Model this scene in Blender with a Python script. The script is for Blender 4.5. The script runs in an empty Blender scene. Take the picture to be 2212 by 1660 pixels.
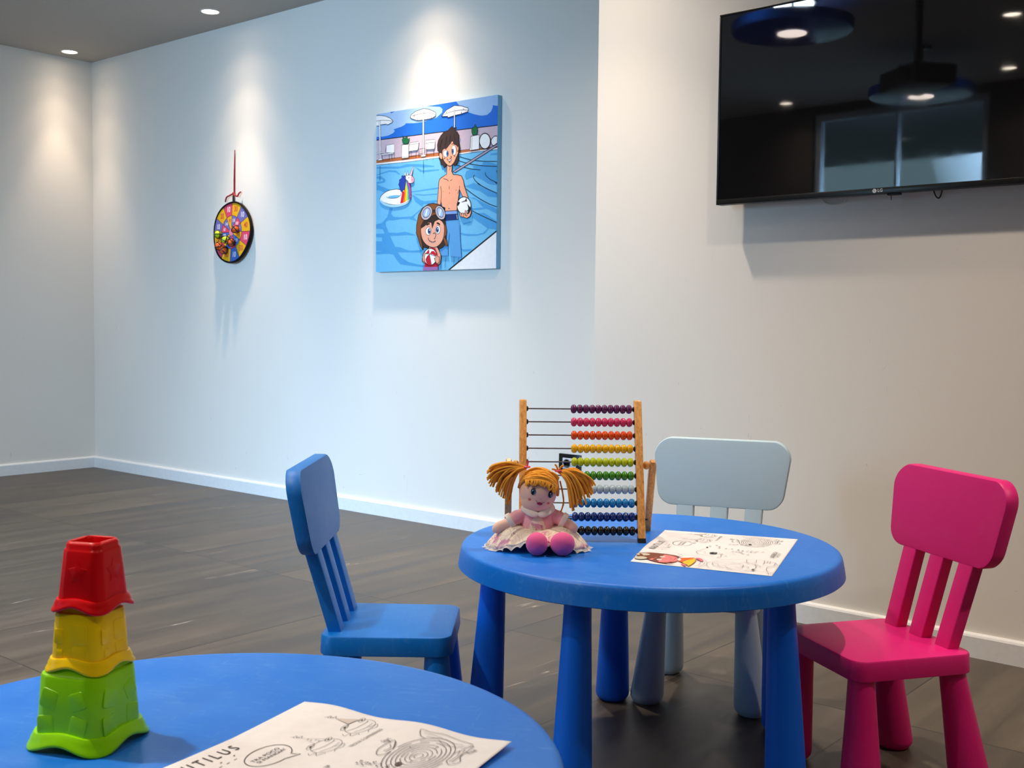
import bpy, bmesh, math, random
from mathutils import Vector, Matrix, noise
from mathutils.geometry import tessellate_polygon
random.seed(7)
PI = math.pi
sc = bpy.context.scene
C = sc.collection

# ---------------------------------------------------------------- camera
YAW, PITCH, ROLL, FPX, CAMH = -0.6962, -0.0539, 0.0106, 2415.76, 0.9689
fw = Vector((math.sin(YAW)*math.cos(PITCH), math.cos(YAW)*math.cos(PITCH), math.sin(PITCH)))
r0 = Vector((math.cos(YAW), -math.sin(YAW), 0))
u0 = r0.cross(fw)
cr, sr = math.cos(ROLL), math.sin(ROLL)
rr = cr*r0 + sr*u0
uu = -sr*r0 + cr*u0
cam = bpy.data.objects.new('camera', bpy.data.cameras.new('camera'))
C.objects.link(cam)
M = Matrix.Identity(4)
for i in range(3):
    M[i][0], M[i][1], M[i][2] = rr[i], uu[i], -fw[i]
M[2][3] = CAMH
cam.matrix_world = M
cam.data.sensor_width = 36
cam.data.lens = FPX/2212*36
cam.data.clip_start = 0.05
cam.data.dof.use_dof = True
cam.data.dof.focus_distance = 2.9
cam.data.dof.aperture_fstop = 16
sc.camera = cam

# ---------------------------------------------------------------- world, exposure, main lights
sc.view_settings.view_transform = 'Standard'
sc.view_settings.look = 'None'
sc.view_settings.gamma = 1
sc.view_settings.use_curve_mapping = False
EXPOSURE = 0.17
sc.view_settings.exposure = EXPOSURE
world = bpy.data.worlds.new('world')
sc.world = world
world.use_nodes = True
bg = world.node_tree.nodes['Background']
bg.inputs[0].default_value = (0.42, 0.66, 0.78, 1)
bg.inputs[1].default_value = 2.1

# room numbers (metres)
DY, LX, HC, HB = 3.8591, -6.7886, 2.6223, 0.0715      # main wall y, left wall x, ceiling, skirting
D2, ROT, XS = 3.3524, -0.0291, -2.4613                # nearer right wall plane
BY, RX = -1.2, 2.6                                    # back wall y, far right wall x
def ry(x): return D2 + math.tan(ROT)*x

def area(name, loc, rot, sx, sy, power, color):
    l = bpy.data.lights.new(name, 'AREA')
    l.shape = 'RECTANGLE'; l.size = sx; l.size_y = sy; l.energy = power; l.color = color
    o = bpy.data.objects.new(name, l); C.objects.link(o)
    o.location = loc; o.rotation_euler = rot
    return o
# daylight standing outside the glazed doorway in the wall behind the camera
day = area('daylight', (-3.0, -3.2, 1.75), (math.radians(69), 0, math.radians(18)), 1.8, 1.5, 175, (0.43, 0.67, 1.0))
day.data.spread = math.radians(84)

SPOT_W = 66
SPOT_WIDE = 44
SPOT_COL = (1.0, 0.85, 0.70)
WARM_COL = (1.0, 0.80, 0.62)
PEND_W = 45

# ---------------------------------------------------------------- materials
def s2l(c):
    return tuple(((v/255)/12.92 if v/255 <= 0.04045 else ((v/255+0.055)/1.055)**2.4) for v in c)
def newmat(name):
    m = bpy.data.materials.new(name); m.use_nodes = True
    return m, m.node_tree.nodes, m.node_tree.links, m.node_tree.nodes['Principled BSDF']
_plain = {}
def plain(rgb, rough=0.6, spec=0.5, metal=0.0, name='paint'):
    k = (tuple(rgb), rough, spec, metal)
    if k in _plain: return _plain[k]
    m, n, l, b = newmat(name)
    col = tuple(s2l(rgb))+(1,)
    nz = n.new('ShaderNodeTexNoise'); nz.inputs['Scale'].default_value = 60
    tc = n.new('ShaderNodeTexCoord'); l.new(tc.outputs['Object'], nz.inputs['Vector'])
    mx = n.new('ShaderNodeMix'); mx.data_type = 'RGBA'; mx.blend_type = 'MULTIPLY'
    mx.inputs[0].default_value = 0.12
    mx.inputs[6].default_value = col
    l.new(nz.outputs['Fac'], mx.inputs[7])
    l.new(mx.outputs[2], b.inputs['Base Color'])
    b.inputs['Roughness'].default_value = rough
    b.inputs['Specular IOR Level'].default_value = spec
    b.inputs['Metallic'].default_value = metal
    _plain[k] = m
    return m
def noise_node(n, l, vec, scale, detail=4, rough=0.55, dist=0.0):
    z = n.new('ShaderNodeTexNoise')
    z.inputs['Scale'].default_value = scale; z.inputs['Detail'].default_value = detail
    z.inputs['Roughness'].default_value = rough; z.inputs['Distortion'].default_value = dist
    if vec: l.new(vec, z.inputs['Vector'])
    return z
def mapping(n, l, src, sc_=(1, 1, 1), rot=(0, 0, 0), loc=(0, 0, 0)):
    m = n.new('ShaderNodeMapping')
    m.inputs['Scale'].default_value = sc_; m.inputs['Rotation'].default_value = rot
    m.inputs['Location'].default_value = loc
    l.new(src, m.inputs['Vector'])
    return m.outputs[0]
def ramp(n, l, fac, stops):
    r = n.new('ShaderNodeValToRGB')
    e = r.color_ramp.elements
    e[0].position, e[0].color = stops[0][0], tuple(stops[0][1])+(1,) if len(stops[0][1]) == 3 else stops[0][1]
    e[1].position, e[1].color = stops[-1][0], tuple(stops[-1][1])+(1,)
    for p_, c_ in stops[1:-1]:
        x = e.new(p_); x.color = tuple(c_)+(1,)
    l.new(fac, r.inputs[0])
    return r.outputs[0]
def mixc(n, l, fac, a, b, mode='MIX'):
    x = n.new('ShaderNodeMix'); x.data_type = 'RGBA'; x.blend_type = mode
    if isinstance(fac, (int, float)): x.inputs[0].default_value = fac
    else: l.new(fac, x.inputs[0])
    for i, v in ((6, a), (7, b)):
        if isinstance(v, tuple): x.inputs[i].default_value = v if len(v) == 4 else v+(1,)
        else: l.new(v, x.inputs[i])
    return x.outputs[2]
def mth(n, l, op, a, b=None, c=None):
    x = n.new('ShaderNodeMath'); x.operation = op
    for i, v in enumerate((a, b, c)):
        if v is None: continue
        if isinstance(v, (int, float)): x.inputs[i].default_value = v
        else: l.new(v, x.inputs[i])
    return x.outputs[0]
def bump(n, l, b, h, strength, dist=0.002):
    x = n.new('ShaderNodeBump'); x.inputs['Strength'].default_value = strength
    x.inputs['Distance'].default_value = dist
    l.new(h, x.inputs['Height']); l.new(x.outputs[0], b.inputs['Normal'])

def plastic(name, rgb, scuff=(0.35, 0.55, 0.85), amt=0.25, rough=0.42):
    m, n, l, b = newmat(name)
    tc = n.new('ShaderNodeTexCoord').outputs['Object']
    base = tuple(s2l(rgb))+(1,)
    n1 = noise_node(n, l, tc, 5, 6, 0.65)
    n2 = noise_node(n, l, mapping(n, l, tc, (14, 60, 14), (0, 0, 0.5)), 2.0, 5, 0.7, 0.6)
    n3 = noise_node(n, l, mapping(n, l, tc, (70, 16, 16), (0, 0, -0.3)), 2.0, 4, 0.7, 0.5)
    f1 = ramp(n, l, n1.outputs['Fac'], [(0.42, (0, 0, 0)), (0.75, (1, 1, 1))])
    f2 = ramp(n, l, n2.outputs['Fac'], [(0.55, (0, 0, 0)), (0.8, (1, 1, 1))])
    f3 = ramp(n, l, n3.outputs['Fac'], [(0.60, (0, 0, 0)), (0.8, (1, 1, 1))])
    f = mth(n, l, 'ADD', mth(n, l, 'MULTIPLY', f1, 0.5), mth(n, l, 'MAXIMUM', f2, f3))
    f = mth(n, l, 'MULTIPLY', f, amt)
    l.new(mixc(n, l, f, base, tuple(scuff)+(1,)), b.inputs['Base Color'])
    l.new(mth(n, l, 'ADD', rough, mth(n, l, 'MULTIPLY', f1, 0.12)), b.inputs['Roughness'])
    b.inputs['Specular IOR Level'].default_value = 0.33
    fine = noise_node(n, l, tc, 320, 2)
    bump(n, l, b, fine.outputs['Fac'], 0.12, 0.0004)
    return m

def wall_material(name, rgb=(237, 231, 221)):
    m, n, l, b = newmat(name)
    tc = n.new('ShaderNodeTexCoord').outputs['Object']
    base = tuple(s2l(rgb))+(1,)
    big = noise_node(n, l, tc, 1.3, 3)
    col = mixc(n, l, mth(n, l, 'MULTIPLY', big.outputs['Fac'], 0.07), base, (0.45, 0.43, 0.40, 1))
    # small scuffs, more of them low on the wall
    v = n.new('ShaderNodeTexVoronoi'); v.inputs['Scale'].default_value = 4.2
    v.inputs['Randomness'].default_value = 1.0
    dst = noise_node(n, l, mapping(n, l, tc, (1, 1, 2.2)), 9, 4)
    vm = n.new('ShaderNodeVectorMath'); vm.operation = 'MULTIPLY_ADD'
    l.new(dst.outputs['Color'], vm.inputs[0]); vm.inputs[1].default_value = (0.35, 0.35, 0.35); l.new(tc, vm.inputs[2])
    l.new(vm.outputs[0], v.inputs['Vector'])
    spot = ramp(n, l, v.outputs['Distance'], [(0.0, (1, 1, 1)), (0.035, (0, 0, 0))])
    sx = n.new('ShaderNodeSeparateXYZ'); l.new(tc, sx.inputs[0])
    low = ramp(n, l, mth(n, l, 'DIVIDE', sx.outputs[2], 2.6), [(0.1, (0.55, 0.55, 0.55)), (0.55, (0.05, 0.05, 0.05))])
    scr = noise_node(n, l, mapping(n, l, tc, (9, 9, 2.0), (0.2, 0.5, 0)), 5, 3, 0.5, 1.5)
    sl = ramp(n, l, scr.outputs['Fac'], [(0.735, (0, 0, 0)), (0.76, (1, 1, 1))])
    f = mth(n, l, 'MULTIPLY', mth(n, l, 'MAXIMUM', spot, mth(n, l, 'MULTIPLY', sl, 0.5)), low)
    col = mixc(n, l, f, col, (0.16, 0.15, 0.14, 1))
    l.new(col, b.inputs['Base Color'])
    b.inputs['Roughness'].default_value = 0.62
    b.inputs['Specular IOR Level'].default_value = 0.35
    h = noise_node(n, l, tc, 40, 5, 0.65)
    bump(n, l, b, h.outputs['Fac'], 0.18, 0.0015)
    return m

def floor_material():
    m, n, l, b = newmat('slate_tile')
    tc = n.new('ShaderNodeTexCoord').outputs['Object']
    sx = n.new('ShaderNodeSeparateXYZ'); l.new(tc, sx.inputs[0])
    tx = mth(n, l, 'DIVIDE', mth(n, l, 'ADD', sx.outputs[0], 1.645), 0.587)
    ty = mth(n, l, 'DIVIDE', mth(n, l, 'ADD', sx.outputs[1], -2.682), 1.19)
    def edge(t, size, w):
        fr = mth(n, l, 'FRACT', mth(n, l, 'ADD', t, 100))
        d = mth(n, l, 'MULTIPLY', mth(n, l, 'MINIMUM', fr, mth(n, l, 'SUBTRACT', 1, fr)), size)
        return mth(n, l, 'LESS_THAN', d, w)
    joint = mth(n, l, 'MAXIMUM', edge(tx, 0.587, 0.0024), edge(ty, 1.19, 0.0022))
    cid = n.new('ShaderNodeCombineXYZ')
    l.new(mth(n, l, 'FLOOR', tx), cid.inputs[0]); l.new(mth(n, l, 'FLOOR', ty), cid.inputs[1])
    wn = n.new('ShaderNodeTexWhiteNoise'); l.new(cid.outputs[0], wn.inputs['Vector'])
    # offset pattern per tile
    off = n.new('ShaderNodeVectorMath'); off.operation = 'MULTIPLY_ADD'
    l.new(wn.outputs['Color'], off.inputs[0]); off.inputs[1].default_value = (9, 9, 9); l.new(tc, off.inputs[2])
    P = off.outputs[0]
    st = noise_node(n, l, mapping(n, l, P, (7.0, 0.55, 1), (0, 0, 0.05)), 1.6, 8, 0.64, 0.35)
    cl = noise_node(n, l, P, 2.2, 5, 0.6, 0.3)
    fine = noise_node(n, l, P, 260, 3, 0.7)
    c1 = ramp(n, l, st.outputs['Fac'], [(0.32, s2l((64, 57, 50))), (0.5, s2l((85, 77, 67))), (0.70, s2l((103, 94, 83)))])
    c2 = ramp(n, l, cl.outputs['Fac'], [(0.3, (0.80, 0.80, 0.82)), (0.7, (1.06, 1.04, 1.0))])
    col = mixc(n, l, 1.0, c1, c2, 'MULTIPLY')
    tv = ramp(n, l, wn.outputs['Value'], [(0, (0.88, 0.88, 0.89)), (1, (1.08, 1.07, 1.05))])
    col = mixc(n, l, 1.0, col, tv, 'MULTIPLY')
    # speckle pits
    col = mixc(n, l, ramp(n, l, fine.outputs['Fac'], [(0.62, (0, 0, 0)), (0.74, (0.55, 0.55, 0.55))]), col, (0.02, 0.018, 0.016, 1))
    # sparse pale veins
    vz = noise_node(n, l, mapping(n, l, P, (5.5, 0.35, 1), (0, 0, 0.10)), 1.3, 4, 0.5, 0.5)
    d = mth(n, l, 'ABSOLUTE', mth(n, l, 'SUBTRACT', vz.outputs['Fac'], 0.5))
    vl = ramp(n, l, d, [(0.0, (1, 1, 1)), (0.0030, (0, 0, 0))])
    msk = noise_node(n, l, P, 3.3, 2)
    vl = mth(n, l, 'MULTIPLY', vl, ramp(n, l, msk.outputs['Fac'], [(0.60, (0, 0, 0)), (0.68, (0.6, 0.6, 0.6))]))
    col = mixc(n, l, vl, col, s2l((196, 186, 172))+(1,))
    col = mixc(n, l, joint, col, (0.028, 0.024, 0.02, 1))
    l.new(col, b.inputs['Base Color'])
    l.new(ramp(n, l, st.outputs['Fac'], [(0.3, (0.36, 0.36, 0.36)), (0.7, (0.5, 0.5, 0.5))]), b.inputs['Roughness'])
    b.inputs['Specular IOR Level'].default_value = 0.42
    h = mth(n, l, 'SUBTRACT', mth(n, l, 'ADD', mth(n, l, 'MULTIPLY', fine.outputs['Fac'], 0.3), st.outputs['Fac']), joint)
    bump(n, l, b, h, 0.22, 0.0012)
    return m

def wood_material(name='beech_wood', a=(236, 174, 96), d=(186, 120, 54)):
    m, n, l, b = newmat(name)
    tc = n.new('ShaderNodeTexCoord').outputs['Object']
    z = noise_node(n, l, mapping(n, l, tc, (140, 140, 7)), 1.4, 5, 0.6, 0.8)
    w = noise_node(n, l, mapping(n, l, tc, (420, 420, 22)), 1.0, 2, 0.5)
    f = mth(n, l, 'ADD', mth(n, l, 'MULTIPLY', z.outputs['Fac'], 0.75), mth(n, l, 'MULTIPLY', w.outputs['Fac'], 0.25))
    l.new(ramp(n, l, f, [(0.33, s2l(d)), (0.6, s2l(a))]), b.inputs['Base Color'])
    b.inputs['Roughness'].default_value = 0.38
    return m
def emit(name, col, s):
    m, n, l, b = newmat(name)
    b.inputs['Base Color'].default_value = (0.9, 0.9, 0.9, 1)
    b.inputs['Emission Color'].default_value = tuple(col)+(1,)
    b.inputs['Emission Strength'].default_value = s
    return m
def cloth_material(name, rgb, spots=None, scale=70):
    m, n, l, b = newmat(name)
    tc = n.new('ShaderNodeTexCoord').outputs['Object']
    col = tuple(s2l(rgb))+(1,)
    if spots:
        z = noise_node(n, l, tc, scale, 4, 0.6, 1.4)
        col = mixc(n, l, ramp(n, l, z.outputs['Fac'], [(0.54, (0, 0, 0)), (0.62, (1, 1, 1))]), col, tuple(s2l(spots[0]))+(1,))
        z2 = noise_node(n, l, mapping(n, l, tc, (1, 1, 1), (0, 0, 0), (3, 5, 1)), scale*1.2, 3, 0.6, 2.0)
        d = mth(n, l, 'ABSOLUTE', mth(n, l, 'SUBTRACT', z2.outputs['Fac'], 0.5))
        col = mixc(n, l, ramp(n, l, d, [(0.0, (0.8, 0.8, 0.8)), (0.018, (0, 0, 0))]), col, tuple(s2l(spots[1]))+(1,))
        l.new(col, b.inputs['Base Color'])
    else:
        z = noise_node(n, l, tc, 300, 2)
        l.new(mixc(n, l, mth(n, l, 'MULTIPLY', z.outputs['Fac'], 0.2), col, tuple(v*0.6 for v in col[:3])+(1,)), b.inputs['Base Color'])
    b.inputs['Roughness'].default_value = 0.85
    b.inputs['Specular IOR Level'].default_value = 0.2
    b.inputs['Sheen Weight'].default_value = 0.25
    wv = noise_node(n, l, tc, 900, 2)
    bump(n, l, b, wv.outputs['Fac'], 0.3, 0.0005)
    return m

MW = wall_material('wall_paint')
MCEIL = plain((188, 183, 176), 0.85, 0.2, name='ceiling_paint')
MFLOOR = floor_material()
MBASE = plain((240, 240, 238), 0.4, 0.5, name='skirting_paint')
MBLUE = plastic('blue_plastic', (0, 112, 220), (0.22, 0.50, 0.84), 0.30, 0.38)
MBLUEL = plastic('blue_leg_plastic', (0, 106, 242), (0.03, 0.3, 0.95), 0.06, 0.42)
MBCH = plastic('blue_chair_plastic', (0, 108, 198), (0.16, 0.40, 0.66), 0.22, 0.40)
MGREY = plastic('pale_blue_plastic', (184, 210, 222), (0.50, 0.52, 0.52), 0.18, 0.42)
MPINK = plastic('pink_plastic', (222, 24, 122), (0.80, 0.14, 0.26), 0.12, 0.42)
MWOOD = wood_material()
MBLACK = plain((18, 18, 19), 0.45)
MSTEEL = plain((120, 116, 110), 0.35, 0.5, 0.9, name='steel')

# ---------------------------------------------------------------- mesh helpers
class G:
    def __init__(s): s.v = []; s.f = []; s.m = []
    def add(s, vs, fs, mi=0):
        o = len(s.v); s.v += [Vector(x) for x in vs]
        for f in fs: s.f.append([i+o for i in f]); s.m.append(mi)
        return s
    def box(s, lo, hi, mi=0, mat=None):
        x0, y0, z0 = lo; x1, y1, z1 = hi
        vs = [Vector(p) for p in ((x0,y0,z0),(x1,y0,z0),(x1,y1,z0),(x0,y1,z0),(x0,y0,z1),(x1,y0,z1),(x1,y1,z1),(x0,y1,z1))]
        if mat: vs = [mat @ p for p in vs]
        return s.add(vs, [(3,2,1,0),(4,5,6,7),(0,1,5,4),(1,2,6,5),(2,3,7,6),(3,0,4,7)], mi)
    def loft(s, rings, cap0=True, cap1=True, mi=0, closed=True):
        n = len(rings[0]); vs = [p for r in rings for p in r]; fs = []
        for k in range(len(rings)-1):
            for i in range(n if closed else n-1):
                j = (i+1) % n
                fs.append((k*n+i, k*n+j, (k+1)*n+j, (k+1)*n+i))
        if cap0: fs.append(tuple(reversed(range(n))))
        if cap1: fs.append(tuple((len(rings)-1)*n+i for i in range(n)))
        return s.add(vs, fs, mi)
    def lathe(s, prof, seg=48, origin=(0,0,0), axis=None, mi=0, cap0=True, cap1=True):
        o = Vector(origin)
        q = Vector((0,0,1)).rotation_difference(Vector(axis)).to_matrix() if axis is not None else Matrix.Identity(3)
        rings = [[o + q @ Vector((r*math.cos(2*PI*i/seg), r*math.sin(2*PI*i/seg), z)) for i in range(seg)] for r, z in prof]
        return s.loft(rings, cap0, cap1, mi)
    def cone2(s, a, b, prof, seg=40, mi=0):
        """horizontal rings whose centres run from a (bottom) to b (top); prof = [(t or z, r)]"""
        a, b = Vector(a), Vector(b)
        rings = []
        for z, r in prof:
            c = a + (b-a)*((z-a.z)/(b.z-a.z))
            rings.append([c + Vector((r*math.cos(2*PI*i/seg), r*math.sin(2*PI*i/seg), 0)) for i in range(seg)])
        return s.loft(rings, mi=mi)
    def tube(s, pts, r, seg=8, mi=0, caps=True):
        pts = [Vector(p) for p in pts]; n = len(pts)
        rs = r if isinstance(r, (list, tuple)) else [r]*n
        rings = []; up = None
        for i, p in enumerate(pts):
            t = (pts[min(i+1, n-1)]-pts[max(i-1, 0)])
            t = t.normalized() if t.length > 1e-9 else Vector((0,0,1))
            if up is None:
                up = t.orthogonal().normalized()
            else:
                up = (up - t*up.dot(t)); up = up.normalized() if up.length > 1e-6 else t.orthogonal().normalized()
            w = t.cross(up)
            rings.append([p + rs[i]*(math.cos(2*PI*k/seg)*up + math.sin(2*PI*k/seg)*w) for k in range(seg)])
        return s.loft(rings, caps, caps, mi)
    def ellipsoid(s, c, rx, ry_, rz, seg=32, ring=20, mi=0, rot=None):
        c = Vector(c); rings = []
        for k in range(1, ring):
            a = PI*k/ring
            rings.append([Vector((rx*math.sin(a)*math.cos(2*PI*i/seg), ry_*math.sin(a)*math.sin(2*PI*i/seg), -rz*math.cos(a))) for i in range(seg)])
        vs = [p for r in rings for p in r]; n = seg
        fs = []
        for k in range(ring-2):
            for i in range(n):
                j = (i+1) % n
                fs.append((k*n+i, k*n+j, (k+1)*n+j, (k+1)*n+i))
        b = len(vs); vs += [Vector((0,0,-rz)), Vector((0,0,rz))]
        for i in range(n):
            j = (i+1) % n
            fs.append((b, j, i)); fs.append((b+1, (ring-2)*n+i, (ring-2)*n+j))
        if rot is not None: vs = [rot @ p for p in vs]
        return s.add([c+p for p in vs], fs, mi)
    def build(s, name, mats, parent=None, smooth=True, bevel=0.0, bseg=2, angle=35, mods=None):
        me = bpy.data.meshes.new(name)
        me.from_pydata([tuple(p) for p in s.v], [], s.f)
        if not isinstance(mats, (list, tuple)): mats = [mats]
        for m in mats: me.materials.append(m)
        me.polygons.foreach_set('material_index', s.m)
        bm = bmesh.new(); bm.from_mesh(me)
        bmesh.ops.recalc_face_normals(bm, faces=bm.faces)
        if bevel:
            ed = [e for e in bm.edges if len(e.link_faces) == 2 and e.calc_face_angle(0) > math.radians(angle)]
            bmesh.ops.bevel(bm, geom=ed, offset=bevel, segments=bseg, profile=0.5, affect='EDGES', clamp_overlap=True)
        if smooth:
            for f in bm.faces: f.smooth = True
            for e in bm.edges:
                if len(e.link_faces) == 2 and e.calc_face_angle(0) > math.radians(38): e.smooth = False
        bm.to_mesh(me); bm.free()
        o = bpy.data.objects.new(name, me); C.objects.link(o)
        if parent: o.parent = parent
        return o
def tag(o, label=None, cat=None, group=None, kind=None):
    if label: o['label'] = label
    if cat: o['category'] = cat
    if group: o['group'] = group
    if kind: o['kind'] = kind
    return o
def thing(name, label, cat, loc=(0,0,0), rz=0.0, group=None):
    o = bpy.data.objects.new(name, None); C.objects.link(o)
    o.empty_display_size = 0.05
    o.location = loc; o.rotation_euler = (0, 0, rz)
    return tag(o, label, cat, group)
def struct(name, g, m, **k):
    return tag(g.build(name, m, **k), kind='structure')
def copy_tree(o, parent=None):
    c = o.copy(); C.objects.link(c)
    if parent is not None: c.parent = parent
    for ch in list(o.children): copy_tree(ch, c)
    return c
def smooth_pts(pts, n=6, closed=False):
    """Catmull-Rom"""
    P = [Vector(p) for p in pts]; out = []; L = len(P)
    rng = range(L if closed else L-1)
    for i in rng:
        if closed: a, b, c, d = P[(i-1) % L], P[i], P[(i+1) % L], P[(i+2) % L]
        else: a, b, c, d = P[max(i-1, 0)], P[i], P[i+1], P[min(i+2, L-1)]
        for k in range(n):
            t = k/n
            out.append(0.5*((2*b)+(c-a)*t+(2*a-5*b+4*c-d)*t*t+(3*b-a-3*c+d)*t**3))
    if not closed: out.append(P[-1])
    return out
def rrect(hx, hy, r, n=6, z=0.0):
    out = []
    for cx, cy, a0 in ((hx-r, hy-r, 0), (-hx+r, hy-r, 90), (-hx+r, -hy+r, 180), (hx-r, -hy+r, 270)):
        for k in range(n+1):
            a = math.radians(a0+90*k/n)
            out.append(Vector((cx+r*math.cos(a), cy+r*math.sin(a), z)))
    return out
def round_poly(pts, r, n=6):
    """round the corners of a 2D polygon (ccw)"""
    out = []; L = len(pts)
    for i in range(L):
        p = Vector(pts[i]); a = (Vector(pts[i-1])-p); b = (Vector(pts[(i+1) % L])-p)
        an, bn = a.normalized(), b.normalized()
        half = an.angle(bn)/2; t = min(r/math.tan(half), a.length*0.48, b.length*0.48)
        rad = t*math.tan(half)
        s_, e_ = p+an*t, p+bn*t
        c = p+(an+bn).normalized()*(rad/math.sin(half))
        v0, v1 = s_-c, e_-c
        ang = v0.angle_signed(v1)
        for k in range(n+1):
            out.append(c+Matrix.Rotation(-ang*k/n, 2) @ v0)
    return out

# flat printed artwork: coloured areas lying on a sheet, later ones on top
class Print:
    def __init__(s, frm, w, h, place, eps=0.00004):
        s.H = homography(frm, [(0,0),(w,0),(w,h),(0,h)]) if frm else None
        s.w, s.h = w, h; s.place = place; s.eps = eps; s.k = 1
        s.g = G(); s.mats = []; s.idx = {}
    def pt(s, p):
        if s.H is None: return Vector((p[0], p[1]))
        return apply_h(s.H, p)
    def mi(s, rgb, rough):
        k = (tuple(rgb), rough)
        if k not in s.idx: s.idx[k] = len(s.mats); s.mats.append(plain(rgb, rough, 0.35, name='printed_ink'))
        return s.idx[k]
    def raw(s, rgb, P, layer=None, rough=0.55):
        P = clip(P, s.w, s.h)
        if len(P) < 3: return
        tris = tessellate_polygon([[Vector((p[0], p[1], 0)) for p in P]])
        lay = s.k if layer is None else layer
        s.g.add([s.place(p[0], p[1], s.eps*lay) for p in P], [tuple(t) for t in tris], s.mi(rgb, rough))
    def poly(s, rgb, pts, sm=False, n=5):
        if sm: pts = smooth_pts([(p[0], p[1]) for p in pts], n, True)
        s.raw(rgb, [s.pt(p) for p in pts]); s.k += 1
    def stroke(s, rgb, wd, pts, sm=True, closed=False, n=5, taper=False):
        pts = [Vector((p[0], p[1])) for p in pts]
        if sm and len(pts) > 2: pts = smooth_pts(pts, n, closed)
        P = [s.pt(p) for p in pts]
        if closed: P.append(P[0])
        L = len(P); q = []
        for i, p in enumerate(P):
            t = P[min(i+1, L-1)]-P[max(i-1, 0)]
            if t.length < 1e-9: t = Vector((1, 0))
            t.normalize(); nn = Vector((-t.y, t.x))
            w = wd/2*(math.sin(PI*(0.12+0.76*i/(L-1))) if taper else 1)
            q.append((p+nn*w, p-nn*w))
        for i in range(L-1):
            s.raw(rgb, [q[i][0], q[i][1], q[i+1][1], q[i+1][0]])
        s.k += 1
    def both(s, rgb, pts, ink=(15, 15, 20), wd=0.0022, sm=True, n=5):
        s.poly(rgb, pts, sm, n)
        s.stroke(ink, wd, pts, sm, True, n)
    def ell(s, rgb, cx, cy, rx, ry_, rot=0, ink=None, wd=0.0022, n=28):
        c, t = math.cos(rot), math.sin(rot)
        pts = [(cx+rx*math.cos(a)*c-ry_*math.sin(a)*t, cy+rx*math.cos(a)*t+ry_*math.sin(a)*c) for a in [2*PI*i/n for i in range(n)]]
        if rgb: s.poly(rgb, pts)
        if ink: s.stroke(ink, wd, pts, False, True)
    def text(s, rgb, txt, x, y, size, ang=0.0, off=0.0, sx=1.0, align='CENTER', track=1.0):
        vs, fs = text_mesh(txt, off, align, track)
        c, t = math.cos(ang), math.sin(ang)
        pv = []
        for a, b in vs:
            a, b = a*size*sx, b*size
            pv.append(s.place(x+a*c-b*t, y-(a*t+b*c), s.eps*s.k))
        s.g.add(pv, fs, s.mi(rgb, 0.55)); s.k += 1
def text_mesh(txt, off=0.0, align='CENTER', track=1.0):
    cu = bpy.data.curves.new('t', 'FONT'); cu.body = txt; cu.size = 1.0; cu.offset = off
    cu.align_x = align; cu.align_y = 'CENTER'; cu.space_character = track; cu.resolution_u = 3
    ob = bpy.data.objects.new('t', cu); C.objects.link(ob)
    bpy.context.view_layer.update()
    dg = bpy.context.evaluated_depsgraph_get()
    me = ob.evaluated_get(dg).to_mesh()
    vs = [(v.co.x, v.co.y) for v in me.vertices]; fs = [tuple(p.vertices) for p in me.polygons]
    ob.evaluated_get(dg).to_mesh_clear()
    bpy.data.objects.remove(ob); bpy.data.curves.remove(cu)
    return vs, fs
def clip(P, w, h):
    P = [Vector((p[0], p[1])) for p in P]
    for ax, lim, sg in ((0, 0, 1), (0, w, -1), (1, 0, 1), (1, h, -1)):
        out = []
        for i in range(len(P)):
            a, b = P[i-1], P[i]
            da, db = sg*(a[ax]-lim), sg*(b[ax]-lim)
            if da >= 0: 
                if db >= 0: out.append(b)
                else: out.append(a+(b-a)*(da/(da-db)))
            elif db >= 0:
                out.append(a+(b-a)*(da/(da-db))); out.append(b)
        P = out
        if not P: break
    return P
def homography(src, dst):
    A = []
    for (x, y), (u, v) in zip(src, dst):
        A.append([x, y, 1, 0, 0, 0, -u*x, -u*y, u]); A.append([0, 0, 0, x, y, 1, -v*x, -v*y, v])
    n = 8
    for i in range(n):
        p = max(range(i, n), key=lambda k: abs(A[k][i])); A[i], A[p] = A[p], A[i]
        d = A[i][i]; A[i] = [a/d for a in A[i]]
        for k in range(n):
            if k != i:
                f = A[k][i]; A[k] = [a-f*b for a, b in zip(A[k], A[i])]
    return [A[i][8] for i in range(8)]
def apply_h(H, p):
    x, y = p[0], p[1]; w = H[6]*x+H[7]*y+1
    return Vector(((H[0]*x+H[1]*y+H[2])/w, (H[3]*x+H[4]*y+H[5])/w))

# ================================================================ the room
YR = BY
struct('floor', G().box((LX-.1, -6.5, -.06), (RX+.1, DY+.1, 0)), MFLOOR, smooth=False)
struct('ceiling', G().box((LX-.1, YR-.15, HC), (RX+.1, DY+.1, HC+.08)), MCEIL, smooth=False)
struct('wall_main', G().box((LX-.1, DY, 0), (XS+.2, DY+.12, HC)), MW, smooth=False)
struct('wall_left', G().box((LX-.12, YR, 0), (LX, DY, HC)), MW, smooth=False)
g = G()
pl = [(XS, ry(XS)), (RX, ry(RX)), (RX, DY+.12), (XS, DY+.12)]
g.loft([[Vector((x, y, 0)) for x, y in pl], [Vector((x, y, HC)) for x, y in pl]])
struct('wall_right', g, MW, smooth=False)
struct('wall_far_right', G().box((RX, YR, 0), (RX+.12, ry(RX)+.02, HC)), MW, smooth=False)
WX0, WX1, WZ1 = -4.0, -2.7, 2.56
g = G()
g.box((LX-.1, YR-.12, 0), (WX0, YR, HC)); g.box((WX1, YR-.12, 0), (RX+.1, YR, HC))
g.box((WX0, YR-.12, WZ1), (WX1, YR, HC))
struct('wall_back', g, plain((64, 60, 56), .7), smooth=False)
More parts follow.
